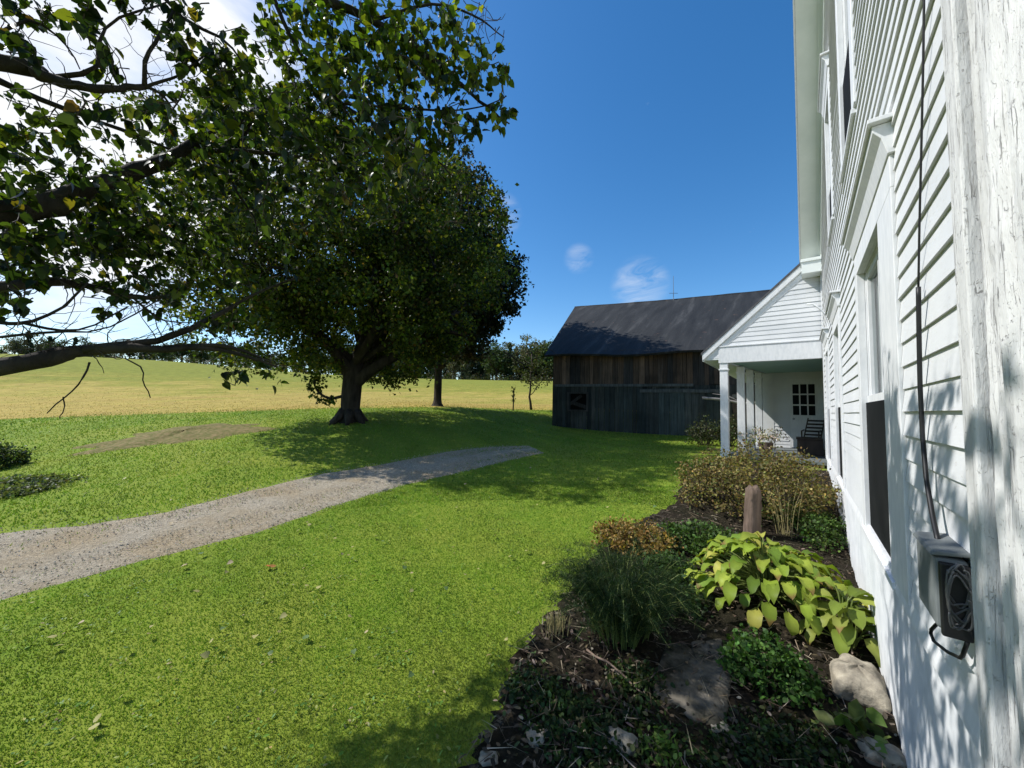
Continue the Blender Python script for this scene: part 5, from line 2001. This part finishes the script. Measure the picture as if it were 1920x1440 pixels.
bush('green_herb', pt(1480, 975), .40, .4, .24, 90, 20, .035, [(.06, .11, .022), (.09, .14, .03), (.05, .08, .02)], [3, 2, 2], 'low green herbs right of the weathered stump post', 'plant', nst=30, crad=.07)

# feathery dark plant
fb = pt(1165, 1195)
fr = thing('asparagus_fern', fb, 'tall dark feathery fern like plant at the corner of the bed', 'plant')
mb = MB()
pos, tip, nr, Ls, Cs = [], [], [], [], []
for k in range(300):
    w_ = random.random() * 2 * PI
    lean = random.uniform(.02, .44)
    H = .55 * random.uniform(.55, 1.05)
    d_ = np.array([math.cos(w_), math.sin(w_), 0])
    b_ = fb + d_ * random.uniform(0, .2)
    P = spline([b_, b_ + d_ * lean * .35 + np.array([0, 0, H * .6]), b_ + d_ * lean * .8 + np.array([0, 0, H * .95]), b_ + d_ * lean * 1.15 + np.array([0, 0, H * (1.0 - .3 * lean)])], 10)
    mb.tube(P, list(np.linspace(.004, .0012, 10)), 4, cap=False)
    for q in range(150):
        t = random.uniform(1.5, 8.99)
        i = int(t)
        pos.append(P[i] + (P[i + 1] - P[i]) * (t - i) + rng.normal(size=3) * .012)
        tip.append(unit(rng.normal(size=3) + np.array([0, 0, .5])))
        Ls.append(random.uniform(.03, .075))
pos, tip, Ls = np.array(pos), np.array(tip), np.array(Ls)
mb.build('stems', M['stalk'], fr)
cl = leaves(pos, tip, rand_dirs(len(pos)), Ls, np.full(len(pos), .0028), T_TRI, vary(len(pos), [(.020, .045, .014), (.03, .06, .018), (.014, .032, .012), (.07, .08, .03)], [4, 3, 3, .5]))
np_mesh('foliage', cl[0], cl[1], M['plant'], fr, cl[2])

# dry upright stalks behind the hosta
for (px, py, lab, nst_, hh) in ((1475, 1010, 'thin dry yellow stalks standing beside the weathered stump', 16, .62), (1040, 1195, 'small tuft of straw coloured dead grass at the bed edge by the fern', 60, .16)):
    b_ = pt(px, py)
    r = thing('dry_stalks', b_, lab, 'plant')
    mb = MB()
    for k in range(nst_):
        w_ = random.random() * 6.28
        d_ = np.array([math.cos(w_), math.sin(w_), 0])
        l_ = random.uniform(.05, .35) * hh
        q0 = b_ + d_ * random.uniform(0, .1)
        mb.tube(spline([q0, q0 + d_ * l_ * .4 + np.array([0, 0, hh * .6]), q0 + d_ * l_ + np.array([0, 0, hh * random.uniform(.75, 1.1)])], 6), list(np.linspace(.0035, .0012, 6)), 4)
    mb.build('stalks', M['straw'], r)


def stone(name, base, ax, sx, sy, h, mat, label, cat='stone', rough=.12, flat=False):
    n1_, n2_ = 26, 44
    vs = []
    ax = unit(np.array([ax[0], ax[1], 0.]))
    ay = np.array([-ax[1], ax[0], 0])
    ph = rng.random(6) * 6
    for i in range(n1_ + 1):
        th = PI * i / n1_
        for j in range(n2_):
            w_ = 2 * PI * j / n2_
            x, y, z = math.sin(th) * math.cos(w_), math.sin(th) * math.sin(w_), math.cos(th)
            e = .55
            x, y = math.copysign(abs(x) ** e, x), math.copysign(abs(y) ** e, y)
            if flat: z = math.copysign(abs(z) ** .35, z)
            k = 1 + rough * (math.sin(3 * w_ + ph[0]) * .5 + math.sin(5 * w_ + ph[1] + 2 * th) * .4 + math.sin(9 * x + ph[2]) * .25 + math.sin(8 * y + 5 * z + ph[3]) * .25) + rng.normal() * .008
            vs.append(base + ax * x * sx * k + ay * y * sy * k + np.array([0, 0, z * h * k]))
    fs = [(i * n2_ + j, (i + 1) * n2_ + j, (i + 1) * n2_ + (j + 1) % n2_, i * n2_ + (j + 1) % n2_) for i in range(n1_) for j in range(n2_)]
    o = np_mesh(name, np.array(vs), [np.array(fs)], mat, None, smooth=True, origin=base)
    return tag(o, label, cat)


a_, b_ = pt(1310, 1165), pt(1290, 1345)
stone('stepping_stone', (a_ + b_) / 2 + np.array([0, 0, -.004]), (b_ - a_), np.linalg.norm(b_ - a_) / 2 * 1.15, .20, .05, M['slab'], 'long flat brown stone slab lying across the shaded bed', flat=True)
a_ = pt(1622, 1305)
stone('field_stone', a_ + np.array([-.03, 0, .06]), (0, 1), .18, .13, .10, M['stone'], 'pale tan rounded stone at the foot of the wall below the small hosta')
a_ = pt(1655, 1430)
stone('field_stone', a_ + np.array([0, 0, .03]), (1, .3), .09, .06, .05, M['stone'], 'small brown stone at the bottom edge against the foundation')
for (px, py, s_, lab) in ((1010, 1395, .045, 'small grey stone half sunk in the ivy mat'), (1165, 1405, .06, 'flat tan stone at the bottom of the shaded bed'), (915, 1432, .035, 'small orange brown stone at the lawn edge of the bed'), (1345, 1375, .05, 'grey stone below the long stone slab')):
    a_ = pt(px, py)
    stone('small_stone', a_ + np.array([0, 0, s_ * .5]), (1, random.random()), s_ * 1.3, s_, s_ * .7, M['stone'], lab)

# weathered stump post
sp_ = pt(1410, 1012)
st_ = thing('stump_post', sp_, 'weathered brown wooden stump post standing in the bed before the spirea', 'post')
sD2 = float(sp_ @ CF)
hs_ = 99 / 700 * sD2
mb = MB()
nn_, rr_ = 18, .082
vs = []
for i in range(nn_):
    t = i / (nn_ - 1)
    for k in range(18):
        w_ = 2 * PI * k / 18
        r_ = rr_ * (1.06 - .12 * t) * (1 if t < .93 else math.sqrt(max(.35, 1 - ((t - .93) / .085) ** 2))) * (1 + .12 * math.sin(3 * w_) + .09 * math.sin(7 * w_ + t * 2) + rng.normal() * .04)
        zt_ = hs_ * t - .05 * (1 - t) + (t > .95) * .02 * math.sin(2 * w_)
        vs.append(sp_ + np.array([r_ * math.cos(w_) + .02 * t, r_ * math.sin(w_), zt_]))
fs = [(i * 18 + k, i * 18 + (k + 1) % 18, (i + 1) * 18 + (k + 1) % 18, (i + 1) * 18 + k) for i in range(nn_ - 1) for k in range(18)]
mb.add(vs, fs)
mb.add([vs[(nn_ - 1) * 18 + k] for k in range(18)], [tuple(range(18))])
mb.build('shaft', M['stump'], st_, smooth=True)

# dark bush and weeds at the left edge of the lawn
lb = pt(-25, 880)
bush('dark_shrub', lb, .55, .5, .55, 110, 26, .06, [(.05, .08, .03), (.075, .105, .035)], [2, 1], 'small dark shrub cut by the left edge of the photo on the lawn', nst=30, crad=.13)
bush('weed_patch', pt(40, 915), .85, .75, .13, 240, 20, .05, [(.12, .15, .06), (.09, .12, .045), (.16, .17, .09)], [3, 2, 1], 'low grey green weed patch on the lawn at the left edge', 'plant', nst=30, crad=.13, flat=.3)
# brush in front of the barn's right part, seen left of the posts
for (px, py, h_, lab) in ((1322, 828, 1.3, 'tall dark weeds against the barn left of the first porch post'), (1372, 826, 1.5, 'tall dark weeds against the barn seen between the porch posts')):
    b_ = at(px, py, 12.5)
    b_[2] = gz1(b_[0], b_[1])
    h_ *= .72
    bush('tall_weeds', b_, .5, .5, h_, 80, 13, .07, [(.035, .05, .02), (.05, .06, .025), (.07, .065, .03)], [2, 2, 1], lab, 'weeds', nst=60, crad=.16)
# pale blossoms on the porch edge
b_ = np.array([-.72, 10.9, -.98])
r = thing('flower_pot', b_, 'pot of pale pinkish flowers on the porch behind the spirea', 'flowers')
mb = MB()
mb.tube([b_, b_ + np.array([0, 0, .12]), b_ + np.array([0, 0, .26])], [.11, .14, .16], 18)
mb.build('pot', M['stump'], r)
cl = clump_leaves(b_ + np.array([0, 0, .42]) + rng.normal(size=(40, 3)) * np.array([.2, .2, .1]), .07, 26, .04, [(.55, .46, .42), (.62, .55, .50), (.10, .14, .05)], [3, 2, 2], T=T_OVAL)
np_mesh('blossoms', cl[0], cl[1], M['plant'], r, cl[2])

# mulch: twigs, dead leaves and chips over the bed
n = 9000
x_ = rng.uniform(BED[:, 0].min(), WX, n)
y_ = .9 + 8.5 * rng.random(n) ** 1.7
ok = in_poly(x_, y_, BED)
x_, y_ = x_[ok], y_[ok]
n = len(x_)
P = np.c_[x_, y_, gz(x_, y_) + .045 + rng.uniform(-.01, .02, n)]
tp = np.c_[rng.normal(size=(n, 2)), rng.normal(size=n) * .25]
PALL = [(.11, .082, .052), (.062, .046, .028), (.20, .16, .11), (.035, .028, .02), (.24, .2, .15), (.04, .065, .02)]
l1 = leaves(P, tp, rand_dirs(n) * .5 + np.array([0, 0, 1]), rng.uniform(.015, .055, n), rng.uniform(.012, .035, n), T_OVAL, vary(n, PALL, [4, 5, 1.4, 4, .7, 1.5]))
k = 2600
sel = rng.integers(0, n, k)
l2 = leaves(P[sel] + np.array([0, 0, .012]), np.c_[rng.normal(size=(k, 2)), rng.normal(size=k) * .15], rand_dirs(k) + np.array([0, 0, 1]), rng.uniform(.06, .2, k), rng.uniform(.003, .007, k), T_TRI, vary(k, [(.24, .19, .13), (.12, .09, .06), (.32, .27, .2)], [2, 2, 1]))
V, Fs, C = cat_clouds([l1, l2])
tag(np_mesh('mulch', V, Fs, M['litter'], None, C), 'dead leaves and twigs lying on the garden bed', None, None, 'stuff')
# one long stick across the bed
a_, b_ = pt(1100, 1235), pt(1205, 1320)
mb = MB()
mb.tube(wiggle(spline([a_ + np.array([0, 0, .06]), (a_ + b_) / 2 + np.array([.01, 0, .08]), b_ + np.array([0, 0, .06])], 12), .003), list(np.linspace(.008, .005, 12)), 6)
tag(mb.build('fallen_stick', M['stump'], None, smooth=True, origin=a_), 'thin brown fallen stick lying in the shaded bed', 'stick')

# ------------------------------------------------------------------ fallen leaves on the lawn
kinds = {'yellow': ((.33, .30, .11), 'pale yellow fallen leaf curled on the green lawn', 'pale fallen leaves on the lawn'),
         'tan': ((.36, .28, .16), 'tan brown dry fallen leaf on the lawn', 'tan fallen leaves on the lawn'),
         'green': ((.10, .16, .05), 'dull green fallen leaf on the lawn', 'green fallen leaves on the lawn')}
lp_ = {}
for kd, (c_, lab, grp) in kinds.items():
    cl = leaves(np.array([(-.045, 0, .0)]), np.array([(1., .1, .12)]), np.array([(0, .25, 1.)]), .09, .10, T_HEART, np.array([c_]))
    o = np_mesh('fallen_leaf', cl[0], cl[1], M['litter'], None, cl[2], smooth=True)
    tag(o, lab, 'leaf', grp)
    lp_[kd] = [o, 0]
spots = [(83, 1168), (222, 1157), (45, 1215), (95, 1205), (398, 1212), (408, 1222), (386, 1238), (455, 1165), (490, 1130), (353, 1108), (368, 1117), (430, 1062), (345, 1068), (375, 1045), (180, 1360), (175, 1380), (235, 1315), (660, 1235), (770, 1278),
         (630, 1015), (700, 1012), (720, 1020), (575, 985), (560, 1000), (640, 1045), (660, 1052), (870, 1085), (905, 968), (960, 1050), (985, 1040), (930, 1010), (800, 1000), (1010, 950), (1050, 930), (880, 930), (1120, 900), (60, 1140), (310, 1150), (285, 1185), (150, 1178), (520, 1195), (505, 1240), (655, 1165), (600, 1110), (770, 1082)]
for k in range(100):
    spots.append((random.uniform(0, 1230), random.choice([random.uniform(880, 1000), random.uniform(820, 960), random.uniform(1000, 1250)])))
nl_ = 0
for px, py in spots:
    g_ = gpt(px + random.uniform(-3, 3), py)
    if in_poly(np.array([g_[0]]), np.array([g_[1]]), BED)[0] or g_[0] > WX - .1: continue
    if in_poly(np.array([g_[0]]), np.array([g_[1]]), DRIVE_POLY)[0] and random.random() < .8: continue
    if np.linalg.norm(g_) > 17: continue
    kd = random.choices(['yellow', 'tan', 'green'], [5, 2, 2])[0]
    o, c_ = lp_[kd]
    if c_:
        o = o.copy()
        COL.objects.link(o)
    lp_[kd][1] += 1
    o.location = (g_[0], g_[1], g_[2] + .035 + .01 * random.random())
    s_ = random.uniform(.22, .46) * (1 + .035 * np.linalg.norm(g_))
    o.scale = (s_, s_, s_)
    o.rotation_euler = (random.uniform(-.5, .5), random.uniform(-.5, .5), random.random() * 6.28)
g_ = gpt(497, 1068)
cl = leaves(np.array([g_ + np.array([0, 0, .04]), g_ + np.array([.05, .03, .03])]), np.array([(1., .3, .2), (-.3, 1, .1)]), np.array([(0, .3, 1.), (.3, 0, 1)]), .055, .06, T_HEART, np.array([(.42, .13, .03), (.36, .16, .05)]))
tag(np_mesh('orange_leaf', cl[0], cl[1], M['litter'], None, cl[2], smooth=True, origin=g_), 'bright orange fallen leaf alone on the lawn below the driveway', 'leaf')
